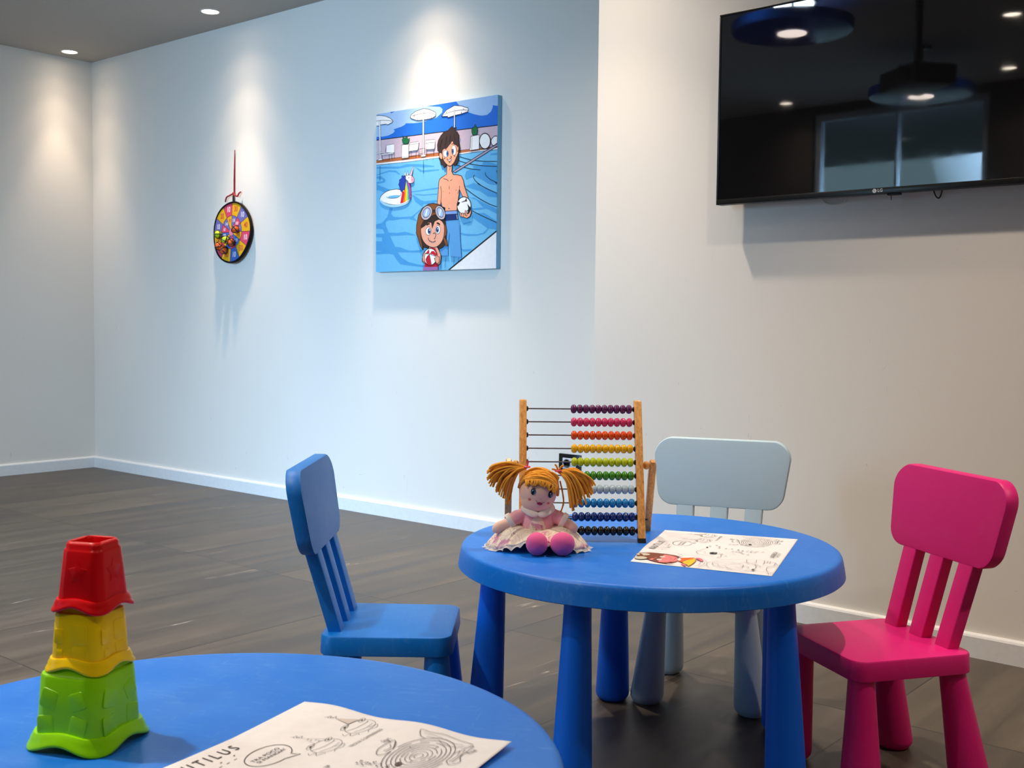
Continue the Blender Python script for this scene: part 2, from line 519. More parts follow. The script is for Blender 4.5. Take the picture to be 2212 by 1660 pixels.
def skirting(name, a, b, nrm):
    a, b, nrm = Vector(a), Vector(b), Vector(nrm)
    prof = [(0, 0), (.015, 0), (.015, HB-.010), (.012, HB-.004), (.006, HB-.0005), (0, HB)]
    g = G(); rings = []
    for e in (a, b): rings.append([Vector((e.x+nrm.x*t, e.y+nrm.y*t, z)) for t, z in prof])
    g.loft(rings)
    return struct(name, g, MBASE, smooth=False)
skirting('baseboard_main', (LX, DY), (XS, DY), (0, -1))
skirting('baseboard_left', (LX, YR), (LX, DY), (1, 0))
skirting('baseboard_right', (XS, ry(XS)), (RX, ry(RX)), (-math.sin(-ROT), -math.cos(ROT)))
skirting('baseboard_step', (XS, DY), (XS, ry(XS)-.014), (-1, 0))
# glazed doorway behind the camera (seen in the television screen)
g = G()
for x0, x1 in ((WX0, WX0+.05), (WX1-.05, WX1), (-3.368, -3.352)): g.box((x0, YR-.09, 0), (x1, YR-.03, WZ1))
g.box((WX0+.05, YR-.09, WZ1-.05), (WX1-.05, YR-.03, WZ1)); g.box((WX0+.05, YR-.09, 0), (WX1-.05, YR-.03, .06))
wf = struct('window_1', g, plain((170, 178, 186), .4), smooth=False)
mg, n, l, b = newmat('window_glass')
tr = n.new('ShaderNodeBsdfTransparent'); tr.inputs[0].default_value = (.93, .97, .97, 1)
gl = n.new('ShaderNodeBsdfGlossy'); gl.inputs['Roughness'].default_value = .03
fr = n.new('ShaderNodeFresnel'); fr.inputs[0].default_value = 1.45
ms = n.new('ShaderNodeMixShader')
l.new(fr.outputs[0], ms.inputs[0]); l.new(tr.outputs[0], ms.inputs[1]); l.new(gl.outputs[0], ms.inputs[2])
l.new(ms.outputs[0], n['Material Output'].inputs[0])
gp = G().box((WX0+.05, YR-.063, .06), (-3.368, YR-.057, WZ1-.05)).box((-3.352, YR-.063, .06), (WX1-.05, YR-.057, WZ1-.05)).build('pane', mg, wf, smooth=False)
# covered terrace beyond it
struct('trim_1', G().box((-6, -4.2, 2.62), (-.6, YR-.12, 2.72)), plain((120, 124, 124), .8), smooth=False)

# ================================================================ downlights
MLENS = emit('downlight_lens', (1.0, .86, .70), 14)
MTRIM = plain((225, 222, 215), .4)
def spot(parent, loc, w, col, size, blend, rad=.035):
    l_ = bpy.data.lights.new('lamp', 'SPOT'); l_.energy = w; l_.color = col
    l_.spot_size = math.radians(size); l_.spot_blend = blend; l_.shadow_soft_size = rad
    o = bpy.data.objects.new('lamp', l_); C.objects.link(o); o.parent = parent; o.location = loc
    return o
def downlight(label, x, y, w=1.0, wall=False, group='recessed ceiling downlights'):
    t = thing('downlight', label, 'ceiling light', (x, y, HC), 0, group)
    G().lathe([(.052, 0), (.052, -.003), (.046, -.005), (.043, -.001)], 40, cap0=False, cap1=False).build('trim_ring', MTRIM, t)
    G().lathe([(.043, -.0012), (.043, -.0008)], 40).build('lens', MLENS, t)
    if wall:
        spot(t, (0, 0, -.012), 95*w, WARM_COL, 50, 1.0)
        spot(t, (0, 0, -.012), 26*w, WARM_COL, 82, 1.0)
        spot(t, (0, 0, -.012), 7*w, WARM_COL, 128, 1.0)
        return t
    spot(t, (0, 0, -.012), SPOT_W*w, SPOT_COL, 84, 1.0)
    spot(t, (0, 0, -.012), SPOT_WIDE*w, SPOT_COL, 140, 1.0)
    return t
downlight('recessed round downlight nearest the far left corner of the ceiling', -6.615, 3.614, .48, True)
downlight('recessed round downlight in the ceiling above the hanging dartboard', -5.154, 3.616, .9, True)
downlight('recessed downlight whose glow lands on the wall over the pool picture', -3.72, 3.616, 1.5, True)
downlight('recessed downlight in front of the corner left of the television', -2.40, 2.92, 1.05)
hid = [(-6.1, 2.1, .45), (-4.1, 2.2, .65), (-2.75, 1.9, .65), (-1.1, 2.5, .95), (.5, 2.4, 1.2), (-5.7, .6, .6), (-4.09, .5, .5), (-2.0, .4, 1.5), (.5, .5, .5), (-4.09, -.95, .4), (-2.45, -.84, .6), (-.8, -.8, .9)]  # out-of-view downlights; the one left of the near table moved to light the doll
names_h = ['over the empty floor at the left', 'over the floor in front of the pool picture', 'over the blue chair', 'over the far blue table',
  'over the right side of the room', 'at the left side of the room', 'between the room centre and left side', 'added out of view to light the doll from the left', 'behind the camera on the right',
  'mirrored at the left of the television screen', 'mirrored at the right of the television screen', 'at the back of the room']
for (x, y, w), s_ in zip(hid, names_h):
    downlight('recessed round ceiling downlight '+s_, x, y, w)

# blue drum pendants and projector, mirrored in the television
MSHADE = plain((22, 84, 200), .18)
MDIFF = emit('pendant_diffuser', (1.0, .84, .74), 9)
def pendant(label, x, y, z):
    t = thing('pendant_lamp', label, 'pendant lamp', (x, y, z), 0, 'blue drum pendant lamps')
    G().lathe([(.001, -.052), (.272, -.052), (.292, -.047), (.300, -.036), (.300, -.010), (.300, .0), (.295, .0), (.294, -.010), (.290, -.034), (.28, -.041), (.26, -.045), (0.001, -.045)], 56, cap0=False, cap1=False).build('lamp_shade', MSHADE, t)
    G().lathe([(.072, -.0560), (.072, -.0525)], 40).build('diffuser', MDIFF, t)
    G().tube([(0, 0, -.045), (0, 0, HC-z)], .006).build('stem', MBLACK, t)
    G().lathe([(.05, HC-z-.02), (.05, HC-z)], 24).build('ceiling_rose', MBLACK, t)
    spot(t, (0, 0, -.09), PEND_W, (1, .92, .84), 140, .8, .07)
    return t
pendant('blue drum pendant lamp mirrored at the upper left of the screen', -2.70, 1.44, 2.49)
pendant('blue drum pendant lamp mirrored over the doorway in the screen', -2.64, .03, 2.385)
t = thing('ceiling_light', 'cool white round ceiling light mirrored at the top edge of the screen', 'ceiling light', (-2.745, 1.35, HC))
G().lathe([(.09, -.03), (.10, -.02), (.10, 0)], 40).build('diffuser', emit('cool_diffuser', (.75, .9, 1), 25), t)
G().lathe([(.101, -.012), (.112, -.012), (.112, 0), (.101, 0)], 40, cap0=False, cap1=False).build('trim_ring', MTRIM, t)
t = thing('projector', 'dark ceiling projector on a pole mirrored in the television', 'projector', (-2.24, 1.0, 2.22), .6)
G().box((-.16, -.12, -.05), (.16, .12, .05)).build('body', plain((40, 40, 42), .4), t, bevel=.012)
G().lathe([(.04, 0), (.04, .03), (.03, .032)], 24, (.09, .12, 0), (0, 1, 0)).build('lens', plain((15, 15, 20), .1), t)
G().tube([(0, 0, .05), (0, 0, HC-2.22)], .02, 12).build('pole', MBLACK, t)
# ================================================================ round tables
TX, TY, NX, NY = -1.3538, 2.1018, -1.0524, 0.7055
def round_table(label, x, y, rz):
    t = thing('round_table', label, 'table', (x, y, 0), rz, 'blue round play tables')
    prof = [(.0005, .48), (.30, .48), (.405, .4800), (.4115, .4792), (.4155, .4768), (.4178, .473), (.4210, .4600), (.4248, .4375), (.4252, .4350), (.4235, .4335), (.418, .4335), (.410, .440), (.402, .456), (.390, .460), (.0005, .460)]
    G().lathe(prof, 128).build('tabletop', MBLUE, t)
    for k in range(5):
        a = math.radians(-.9+65+72*k)-rz
        top = (.350*math.cos(a), .350*math.sin(a), .462); bot = (.375*math.cos(a), .375*math.sin(a), 0)
        G().cone2(bot, top, [(0, .028), (.004, .036), (.012, .0415), (.020, .0432), (.10, .0402), (.25, .034), (.38, .0285), (.462, .0262)]).build('leg', MBLUEL, t)
    return t
round_table('blue round table carrying the doll and the abacus, standing on five tapered legs', TX, TY, 0)
round_table('blue round table in the foreground carrying the stacked toy cups', NX, NY, .5)

# ================================================================ child chairs
def chair(label, mat, x, y, rz):
    t = thing('child_chair', label, 'chair', (x, y, 0), rz, None)
    pts = [(.149, -.143), (.146, .143), (-.146, .143), (-.149, -.143)]
    def ring(z, ins, r=.034): return [Vector((p.x, p.y, z)) for p in round_poly([(a-math.copysign(ins, a), b-math.copysign(ins, b)) for a, b in pts], r-ins*.5, 7)]
    g = G()
    g.loft([ring(.2585, .010), ring(.2570, .004), ring(.2585, .0005), ring(.2620, 0), ring(.2950, .0015), ring(.2985, .0035), ring(.3000, .008)])
    g.build('seat', mat, t)
    # slats lean backwards
    for sx in (-1, 0, 1):
        g = G(); rings = []
        for z in (.292, .345, .40, .455, .50):
            f = (z-.30)/.173
            cy = -.114 - .050*f; cx = sx*(.088+.006*f); hw, hd = .0225+.0008*f, .0145
            rings.append([Vector((cx+p.x, cy+p.y, z)) for p in rrect(hw, hd, .0035, 3)])
        g.loft(rings); g.build('slat', mat, t)
    # backrest plate
    def outline(ins):
        out = []
        base = [(-.1675+ins*.9, 0+ins), (.1675-ins*.9, 0+ins), (.1925-ins, .178-ins), (-.1925+ins, .178-ins)]
        P = round_poly(base, .043-ins*.4, 9)
        for p in P:
            f = max(0, min(1, p.y/.178)); k = math.cos(max(-1, min(1, p.x/.1925))*PI/2)
            out.append((p.x, p.y + .017*f*k - .004*(1-f)*k))
        return out
    def plate(ins, d):
        R = []
        for px, pz in outline(ins):
            z = .4735+pz*.988; yy = -.1515-pz*.168
            R.append(Vector((px, yy + d + .006*(px/.19)**2, z)))
        return R
    g = G()
    g.loft([plate(.0065, -.033), plate(.0018, -.0315), plate(0, -.028), plate(0, -.004), plate(.0018, -.0006), plate(.006, .0002)])
    g.build('backrest', mat, t)
    for (sx, sy) in ((1, 1), (-1, 1), (-1, -1), (1, -1)):
        top = (sx*.113, sy*.108, .262)
        bot = (sx*.134, .116 if sy > 0 else -.152, 0)
        lg = G().cone2(bot, top, [(.008, .0385), (.014, .0420), (.022, .0430), (.10, .0375), (.18, .0315), (.262, .0262)]).build('leg', mat, t)
        c = Vector(bot)
        G().lathe([(.028, 0), (.033, .0015), (.0365, .0085)], 32, (c.x, c.y, 0)).build('foot_cap', mat, lg)
    return t
chair('blue child chair left of the far table, its seat turned towards the table', MBCH, -1.7976, 1.7431, -.8965)
chair('pale grey blue child chair tucked behind the far table against the wall', MGREY, -1.4615, 2.5595, -2.7882)
chair('bright pink child chair at the right of the far table', MPINK, -.9198, 2.3284, 2.5561)

# ================================================================ television
t = thing('television', 'large black wall television mirroring lamps and a doorway', 'television', (0, 0, 0), 0)
TW0, TZ0, TZ1 = -1.8975, 1.372, 1.998
ux = Vector((math.cos(ROT), math.sin(ROT), 0)); un = Vector((math.sin(ROT), -math.cos(ROT), 0))
tl = Vector((TW0, 0, 0)); tl.y = ry(TW0)-.08
t.matrix_world = Matrix(((ux.x, -un.x, 0, tl.x), (ux.y, -un.y, 0, tl.y), (0, 0, 1, 0), (0, 0, 0, 1)))
TWD = 1.105
MBEZ = plain((52, 52, 52), .28, .6, .7, name='dark_bezel')
g = G().box((0, .003, TZ0), (TWD, .030, TZ1))
g.build('housing', plain((24, 24, 25), .45), t, bevel=.003)
g = G().box((.18, .030, TZ0+.03), (TWD-.18, .056, TZ1-.16))
g.build('rear_housing', MBLACK, t, bevel=.008)
g = G()
g.box((0, -.0035, TZ0), (TWD, .003, TZ0+.0175)); g.box((0, -.0035, TZ1-.0065), (TWD, .003, TZ1))
g.box((0, -.0035, TZ0+.0175), (.0065, .003, TZ1-.0065)); g.box((TWD-.0065, -.0035, TZ0+.0175), (TWD, .003, TZ1-.0065))
g.build('bezel', MBEZ, t, bevel=.0012)
ms_, n, l, b = newmat('television_screen')
b.inputs['Base Color'].default_value = (.006, .006, .007, 1); b.inputs['Roughness'].default_value = .025
b.inputs['Specular IOR Level'].default_value = 1.0
tc = n.new('ShaderNodeTexCoord').outputs['Object']; z = noise_node(n, l, tc, 9, 4)
l.new(ramp(n, l, z.outputs['Fac'], [(.4, (.02, .02, .02)), (.8, (.06, .06, .06))]), b.inputs['Roughness'])
G().box((.0065, -.001, TZ0+.0175), (TWD-.0065, .0025, TZ1-.0065)).build('screen', ms_, t, smooth=False)
P = Print(None, 1, 1, lambda u, v, e: Vector((u, -.0037-e, v)))
lx = .5505
ring = [(lx+.0065*math.cos(a), TZ0+.009+.0065*math.sin(a)) for a in [2*PI*i/24 for i in range(24)]]
def rawp(P, rgb, pts):
    P.g.add([P.place(x, y, P.eps*P.k) for x, y in pts], [tuple(range(len(pts)))], P.mi(rgb, .5)); P.k += 1
rawp(P, (215, 215, 218), ring)
vs, fs = text_mesh('LG', .02)
P.g.add([P.place(lx+.0175+a*.0135, TZ0+.009+b_*.0135, P.eps*P.k) for a, b_ in vs], fs, P.mi((215, 215, 218), .5)); P.k += 1
for (x0, z0, x1, z1) in ((lx-.0008, TZ0+.006, lx+.0002, TZ0+.012), (lx-.0008, TZ0+.006, lx+.002, TZ0+.0068), (lx-.0035, TZ0+.0105, lx-.0022, TZ0+.0118)):
    rawp(P, (70, 70, 74), [(x0, z0), (x1, z0), (x1, z1), (x0, z1)])
P.g.build('brand_emblem', P.mats, t, smooth=False)
G().box((.585, .006, TZ0-.006), (.625, .024, TZ0+.001)).build('control_button', MBLACK, t, bevel=.002)
G().tube([(.595, .014, TZ0-.001), (.5955, .014, TZ0-.02)], .0012).build('antenna_stub', MBLACK, t)
G().box((.30, .056, 1.55), (.80, .078, 1.85)).build('wall_bracket', MBLACK, t, smooth=False)
cb = smooth_pts([(.34, .05, TZ0+.03), (.355, .07, TZ0-.006), (.385, .074, TZ0-.014), (.42, .07, TZ0-.006), (.44, .05, TZ0+.03)], 8)
G().tube(cb, .0022, 8).build('cable', plain((205, 200, 190), .5), t)
cb = smooth_pts([(.70, .05, TZ0+.03), (.712, .062, TZ0-.012), (.722, .07, TZ0-.012), (.735, .06, TZ0+.03)], 8)
G().tube(cb, .002, 8).build('cable', MBLACK, t)

# ================================================================ wall socket
t = thing('wall_socket', 'black square wall socket with a pale insert, behind the abacus', 'socket', (-2.890, DY, .367))
G().box((-.059, -.009, -.041), (.059, 0, .041)).build('cover_plate', plain((16, 16, 18), .3), t, bevel=.003)
G().box((-.036, -.0115, -.024), (.036, -.009, .024)).build('insert', plain((205, 210, 218), .4), t, bevel=.002)
G().lathe([(.019, 0), (.019, .002), (.0165, .002), (.016, -.001), (.0005, -.001)], 32, (-.012, -.0115, 0), (0, -1, 0)).build('plug_recess', plain((90, 94, 100), .5), t)

# ================================================================ canvas picture by the pool
CX0, CX1, CZ0, CZ1, CT = -4.086, -3.300, 1.217, 1.990, .030
t = thing('canvas_picture', 'square canvas print of a cartoon boy and girl in a swimming pool', 'picture', (0, DY, 0))
G().box((CX0, -CT+.001, CZ0), (CX1, -.002, CZ1)).build('stretched_canvas', plain((120, 185, 225), .7), t, bevel=.002)
CW, CH = CX1-CX0, CZ1-CZ0
A = Print([(45, 210), (1090, 38), (1082, 1565), (38, 1592)], CW, CH, lambda u, v, e: Vector((CX0+u, -CT-e, CZ1-v)), .00003)
K = (18, 16, 20)
def q1(L): return [(x/2, y/2) for x, y in L]
def q2(L): return [(567+x/2, y/2) for x, y in L]
def q3(L): return [(x/2, 810+y/2) for x, y in L]
def q4(L): return [(567+x/2, 810+y/2) for x, y in L]
big = [(-80, -80), (1250, -80), (1250, 1750), (-80, 1750)]
A.poly((112, 190, 232), big)
A.poly((34, 112, 214), [(-50, -50), (1250, -50), (1250, 293), (1110, 302), (48, 436), (-50, 450)])
CLD = (160, 196, 236)
A.poly(CLD, q1([(60, 420), (310, 375), (345, 405), (415, 362), (930, 280), (1180, 290)])+[(612, 165), (608, 195), (560, 240)]+q1([(900, 550), (740, 575), (585, 578), (582, 598), (520, 635), (380, 683), (405, 710), (370, 750), (290, 790), (200, 808), (60, 815)]))
A.poly(CLD, q2([(320, 190), (370, 255), (520, 380), (640, 420), (760, 445), (860, 430), (930, 370), (955, 300), (960, 258), (1000, 268), (1120, 278), (1120, 20), (1000, 60)]))
A.poly((206, 184, 196), [(30, 440), (1110, 303), (1180, 295), (1180, 520), (30, 650)])
A.stroke(K, .004, [(30, 438), (560, 370), (1110, 303)], False)
A.poly((188, 108, 62), [(30, 612), (560, 547), (1110, 488), (1180, 480), (1180, 560), (30, 650)])
A.stroke(K, .0018, [(30, 612), (560, 547), (1110, 488)], False)
A.poly((245, 245, 245), [(30, 640), (560, 577), (1110, 500), (1180, 495), (1180, 560), (30, 660)])
A.stroke(K, .003, [(30, 654), (300, 628), (590, 590), (850, 548), (1110, 516)], False)
A.poly((112, 190, 232), [(30, 655), (300, 629), (590, 591), (850, 549), (1110, 517), (1180, 510), (1180, 1750), (-50, 1750), (-50, 660)])
WD = (74, 158, 216)
for pts in (q1([(90, 1340), (500, 1330), (600, 1290), (850, 1290), (1080, 1320), (1080, 1340), (900, 1350), (700, 1330), (450, 1370), (90, 1370)]),
            q1([(90, 1470), (300, 1400), (430, 1400), (500, 1470), (480, 1480), (420, 1435), (300, 1425), (90, 1490)]),
            q1([(740, 1330), (880, 1400), (1000, 1390), (1170, 1380), (1170, 1400), (960, 1430), (840, 1430)]),
            q1([(90, 1500), (180, 1510), (245, 1560), (230, 1610), (90, 1640), (90, 1600), (190, 1590), (200, 1560), (90, 1540)]),
            q3([(90, 20), (180, 60), (330, 120), (250, 180), (150, 130), (90, 125)]),
            q3([(690, 150), (1160, 75), (1160, 100), (690, 165)]), q3([(740, 190), (900, 205), (1140, 185), (1140, 200), (900, 220), (760, 205)]),
            q3([(700, 200), (760, 230), (850, 300), (920, 320), (1140, 300), (1140, 330), (1000, 370), (900, 370), (880, 420), (760, 330)]),
            q3([(320, 435), (370, 440), (340, 540), (380, 590), (500, 600), (700, 585), (800, 500), (880, 430), (900, 440), (760, 560), (730, 600), (790, 670), (640, 625), (500, 630), (380, 655), (290, 650), (245, 690), (255, 760), (300, 870), (450, 875), (580, 855), (640, 870), (780, 920), (600, 910), (500, 920), (320, 925), (410, 1120), (500, 1130), (620, 1180), (740, 1190), (900, 1170), (850, 1220), (640, 1215), (450, 1215), (520, 1310), (640, 1390), (800, 1430), (930, 1450), (920, 1480), (700, 1455), (500, 1425), (430, 1340), (380, 1255), (300, 1240), (80, 1250), (80, 1210), (180, 1195), (80, 1185), (80, 1020), (180, 1025), (180, 955), (80, 945), (80, 890), (225, 885), (200, 810), (80, 795), (80, 725), (180, 700), (270, 600)]),
            q4([(480, 60), (640, 0), (760, 60), (900, 120), (1060, 190), (1060, 260), (880, 240), (760, 150)]),
            q4([(560, 255), (640, 260), (820, 360), (1060, 470), (1060, 560), (900, 470), (800, 430), (680, 300)]),
            q4([(600, 450), (820, 430), (860, 445), (760, 470), (610, 475)]),
            q4([(640, 530), (820, 530), (1060, 690), (1060, 830), (960, 810), (880, 800), (600, 600)]),
            q4([(190, 780), (330, 860), (520, 900), (700, 905), (800, 880), (880, 800), (900, 800), (830, 890), (700, 925), (540, 930), (320, 885), (190, 800)]),
            q4([(450, 715), (580, 675), (590, 690), (460, 735)]), q4([(310, 680), (400, 665), (400, 690), (320, 695)]),
            q4([(200, 1035), (330, 1080), (450, 1170), (600, 1165), (590, 1195), (460, 1205), (330, 1110)]),
            q2([(500, 1420), (640, 1360), (780, 1300), (800, 1240), (900, 1260), (1060, 1300), (1060, 1660), (900, 1640), (780, 1560), (640, 1500), (500, 1560), (480, 1500)]),
            q2([(620, 1320), (720, 1320), (720, 1350), (620, 1350)]), q2([(920, 1110), (1060, 1090), (1060, 1125), (930, 1130)])):
    A.poly(WD, pts, False)
for pts in (q2([(385, 1160), (560, 1210), (780, 1240), (1070, 1245)]), q2([(385, 1235), (560, 1285), (780, 1320), (1070, 1335)]), q2([(340, 1310), (560, 1370), (750, 1395)]),
            q2([(645, 1480), (632, 1530), (680, 1600), (760, 1665)])+q4([(700, 10), (880, 110), (1066, 195)]), q2([(838, 1435), (840, 1480), (920, 1560), (1066, 1630)]),
            q2([(1028, 1405), (1040, 1440), (1066, 1475)]), q4([(500, 105), (680, 240), (880, 360), (1062, 432)]), q4([(610, 490), (780, 580), (940, 655), (1058, 712)]), q4([(1010, 0), (1066, 25)])):
    A.stroke(K, .0032, pts)
# handrail
A.both((178, 162, 180), q2([(280, 1420), (1040, 930), (1080, 915), (1080, 960), (1030, 985), (310, 1440)]), K, .003, False)
# white border corner
A.poly((240, 241, 242), [(1100, 1222), (665, 1580), (700, 1750), (1250, 1750), (1250, 1222)])
A.stroke(K, .007, [(1110, 1215), (665, 1582)], False)
# parasols
W_ = (248, 247, 244)
A.both(W_, q1([(80, 450), (140, 440), (250, 455), (330, 490), (375, 540), (365, 560), (280, 605), (262, 590), (160, 605), (130, 625), (80, 620)]), K, .0025, False)
A.stroke(K, .002, q1([(80, 540), (200, 525), (300, 530), (370, 545)]))
A.both(W_, q1([(135, 545), (158, 540), (165, 1195), (145, 1195)]), K, .0016, False)
A.both(W_, q1([(85, 1090), (215, 1073), (215, 1090), (85, 1110)]), K, .0014, False)
A.both(W_, q1([(120, 1220), (145, 1190), (180, 1190), (195, 1215), (120, 1228)]), K, .0014, False)
A.both(W_, q1([(670, 470), (690, 430), (760, 370), (905, 320), (1000, 335), (1110, 385), (1110, 450), (1035, 495), (920, 515), (795, 530), (690, 495)]), K, .0028, False)
A.stroke(K, .002, q1([(700, 455), (760, 435), (880, 405), (1010, 398), (1110, 440)]))
for p in ([(735, 470), (745, 420)], [(800, 530), (800, 480)], [(1030, 490), (1035, 460)]): A.stroke(K, .003, q1(p), False)
A.both(W_, q1([(885, 405), (910, 405), (912, 1130), (885, 1130)]), K, .0018, False)
A.both(W_, q1([(855, 1130), (940, 1118), (935, 1155), (862, 1165)]), K, .0016, False)
A.both(W_, q2([(75, 460), (160, 350), (300, 268), (420, 275), (540, 315), (530, 375), (420, 415), (310, 440), (180, 480), (180, 455)]), K, .0028, False)
A.stroke(K, .0022, q2([(80, 455), (180, 400), (300, 365), (440, 345), (535, 350)]))
for p in ([(165, 400), (165, 370)], [(180, 478), (185, 440)], [(455, 345), (460, 320)], [(418, 415), (420, 378)]): A.stroke(K, .003, q2(p), False)
A.both(W_, q2([(293, 345), (310, 345), (312, 650), (295, 650)]), K, .0018, False)
# loungers, planters
A.both(W_, q1([(262, 960), (400, 940), (398, 1090), (262, 1090)]), K, .0016, False)
A.both(W_, q1([(170, 1115), (360, 1088), (395, 1095), (370, 1110), (180, 1132)]), K, .0016, False)
for p in ([(190, 1130), (198, 1235)], [(310, 1115), (318, 1225)], [(352, 1105), (362, 1210)], [(400, 1085), (400, 1195)], [(245, 1085), (262, 965)], [(200, 1222), (318, 1212)]): A.stroke(K, .0018, q1(p), False)
A.both((22, 110, 62), q1([(565, 940), (545, 900), (530, 860), (552, 850), (535, 785), (570, 835), (600, 825), (620, 800), (632, 855), (668, 838), (655, 880), (630, 938)]), K, .0025, False)
A.both(W_, q1([(530, 955), (645, 945), (648, 1175), (528, 1190)]), K, .0022, False)
A.stroke(K, .0014, q1([(528, 1172), (648, 1158)]), False)
for dx, L in ((0, [(670, 920), (830, 890), (822, 940), (805, 1045), (650, 1068)]), (0, [(945, 870), (1105, 862), (1098, 1000), (1085, 1030), (948, 1035)])):
    A.both(W_, q1(L), K, .002, False)
for p in ([(668, 955), (825, 925)], [(945, 925), (1100, 912)], [(655, 1075), (662, 1190)], [(688, 1068), (692, 1160)], [(780, 1060), (770, 1180)], [(660, 1165), (770, 1150)], [(955, 1035), (958, 1155)], [(1078, 1030), (1080, 1140)], [(955, 1140), (1080, 1125)], [(825, 1020), (822, 1165)], [(930, 1020), (930, 1100)], [(825, 1030), (930, 1010)], [(830, 1110), (900, 1100)]):
    A.stroke(K, .0018, q1(p), False)
A.both((22, 110, 62), q2([(620, 785), (605, 740), (600, 690), (625, 650), (645, 640), (660, 592), (675, 640), (705, 660), (700, 720), (690, 785)]), K, .003, False)
A.both(W_, q2([(585, 805), (735, 780), (732, 1030), (570, 1055), (580, 1000)]), K, .0028, False)
A.stroke(K, .002, q2([(610, 800), (605, 1048)]), False)
A.ell(W_, 567+832/2, 890/2, 47, 68, 0, K, .0045)
A.both(W_, q2([(940, 890), (955, 845), (1000, 805), (1045, 810), (1078, 860), (1080, 910), (1040, 930), (980, 970), (950, 940)]), K, .0035, True)
for x in (195, 310, 535, 665, 775, 965, 1070): A.stroke((40, 90, 140), .0018, q1([(x, 1300-x*.10+8), (x, 1330-x*.10)]), False)
for p in ([(155, 1320), (155, 1580)], [(903, 1225), (903, 1460)]): A.stroke((30, 90, 140), .0022, q1(p), False)
# inflatable unicorn ring
A.both(W_, q3([(155, 280), (200, 200), (300, 135), (430, 110), (520, 120), (600, 130), (690, 200), (690, 270), (620, 340), (520, 375), (400, 385), (280, 360), (190, 320)]), K, .0028, True)
A.poly((168, 214, 240), q3([(155, 290), (250, 350), (380, 385), (520, 372), (640, 330), (680, 280), (640, 350), (560, 395), (400, 425), (260, 400), (180, 350)]), True)
A.poly((112, 190, 232), q3([(295, 245), (340, 225), (420, 213), (500, 218), (480, 245), (400, 268), (330, 265)]), True)
A.stroke(K, .0022, q3([(268, 240), (300, 262), (380, 268), (460, 255), (510, 215), (515, 180)]))
RB = [(214, 40, 50), (238, 130, 30), (232, 215, 40), (130, 205, 110), (30, 110, 200), (205, 60, 150)]
x0 = [522, 562, 590, 616, 645, 668]
lo = [(505, 360), (555, 350), (590, 335), (618, 315), (650, 300), (672, 285), (688, 268)]
hi = [(530, 170), (565, 140), (590, 60), (608, -20), (600, -70), (602, -110), (640, -115)]
md = [(535, 180), (582, 180), (604, 180), (625, 150), (645, 120), (664, 100), (690, 130)]
for i in range(6):
    A.poly(RB[i], q3([lo[i], md[i], hi[i], hi[i+1], md[i+1], lo[i+1]]))
A.stroke(K, .0026, q3([(640, -110), (672, 0), (692, 130), (688, 270)]))
A.both(W_, q1([(590, 1500), (640, 1480), (700, 1490), (745, 1550), (738, 1600), (700, 1625), (650, 1620), (640, 1590), (605, 1560)]), K, .0026, True)
A.poly((240, 160, 178), q1([(695, 1500), (740, 1540), (738, 1595), (705, 1620), (690, 1570)]), True)
A.both((244, 190, 198), q1([(663, 1482), (742, 1310), (705, 1490)]), K, .0024, False)
A.both(W_, q1([(578, 1490), (590, 1412), (606, 1490)]), K, .0024, False); A.both(W_, q1([(612, 1495), (642, 1398), (640, 1488)]), K, .0024, False)
A.ell(K, 655/2, 1530/2, 4, 5); A.ell(K, 716/2, 1560/2, 2, 4)
A.both((34, 66, 170), q1([(600, 1500), (580, 1500), (535, 1492), (530, 1540), (490, 1570), (495, 1600), (478, 1650), (500, 1690), (515, 1760), (545, 1785), (555, 1740), (580, 1740), (600, 1640)]), K, .0026, False)
# boy: submerged legs first
BL = (90, 160, 218)
A.poly(BL, q4([(80, 660), (400, 650), (410, 900), (435, 1315), (240, 1295), (225, 860), (200, 1100), (205, 1290), (50, 1270)]))
for p in ([(375, 650), (395, 830), (432, 1310)], [(240, 1290), (432, 1312)], [(70, 1290), (205, 1280)], [(85, 1300), (65, 1510)], [(155, 1300), (145, 1500)], [(300, 1300), (300, 1440)], [(385, 1310), (375, 1385)]): A.stroke((70, 130, 190), .0022, q4(p))
SK = (240, 166, 134)
A.both(SK, q2([(180, 1300), (268, 1300), (262, 1420), (290, 1478), (370, 1480), (430, 1500), (465, 1580), (480, 1670)])+q4([(548, 260), (500, 300), (455, 245), (400, 115), (375, 300), (350, 500), (150, 500), (150, 440), (100, 420), (80, 330), (60, 400), (10, 380), (35, 100)])+q2([(40, 1600), (60, 1550), (120, 1505), (175, 1470)]), K, .0034, False)
A.stroke(K, .003, q4([(72, 60), (85, 180), (75, 340)])); A.stroke(K, .003, q4([(398, 55), (398, 110), (370, 190)]))
for p in ([(120, 1548), (180, 1565), (208, 1595)], [(240, 1585), (268, 1562)], [(235, 1330), (230, 1400)]): A.stroke(K, .0026, q2(p))
for p in ([(222, 55), (222, 115)], [(225, 170), (228, 190)], [(205, 450), (228, 450)]): A.stroke(K, .0028, q4(p), False)
A.ell(K, 567+60, 810+75, 2.5, 2.5); A.ell(K, 567+170, 810+64, 3, 3)
A.both((124, 158, 222), q4([(150, 498), (355, 488), (362, 548), (155, 560)]), K, .0028, False)
A.both((18, 46, 112), q4([(155, 558), (365, 548), (382, 640), (160, 660)]), K, .0026, False)
A.stroke((190, 200, 225), .003, q4([(352, 560), (365, 640)]), False)
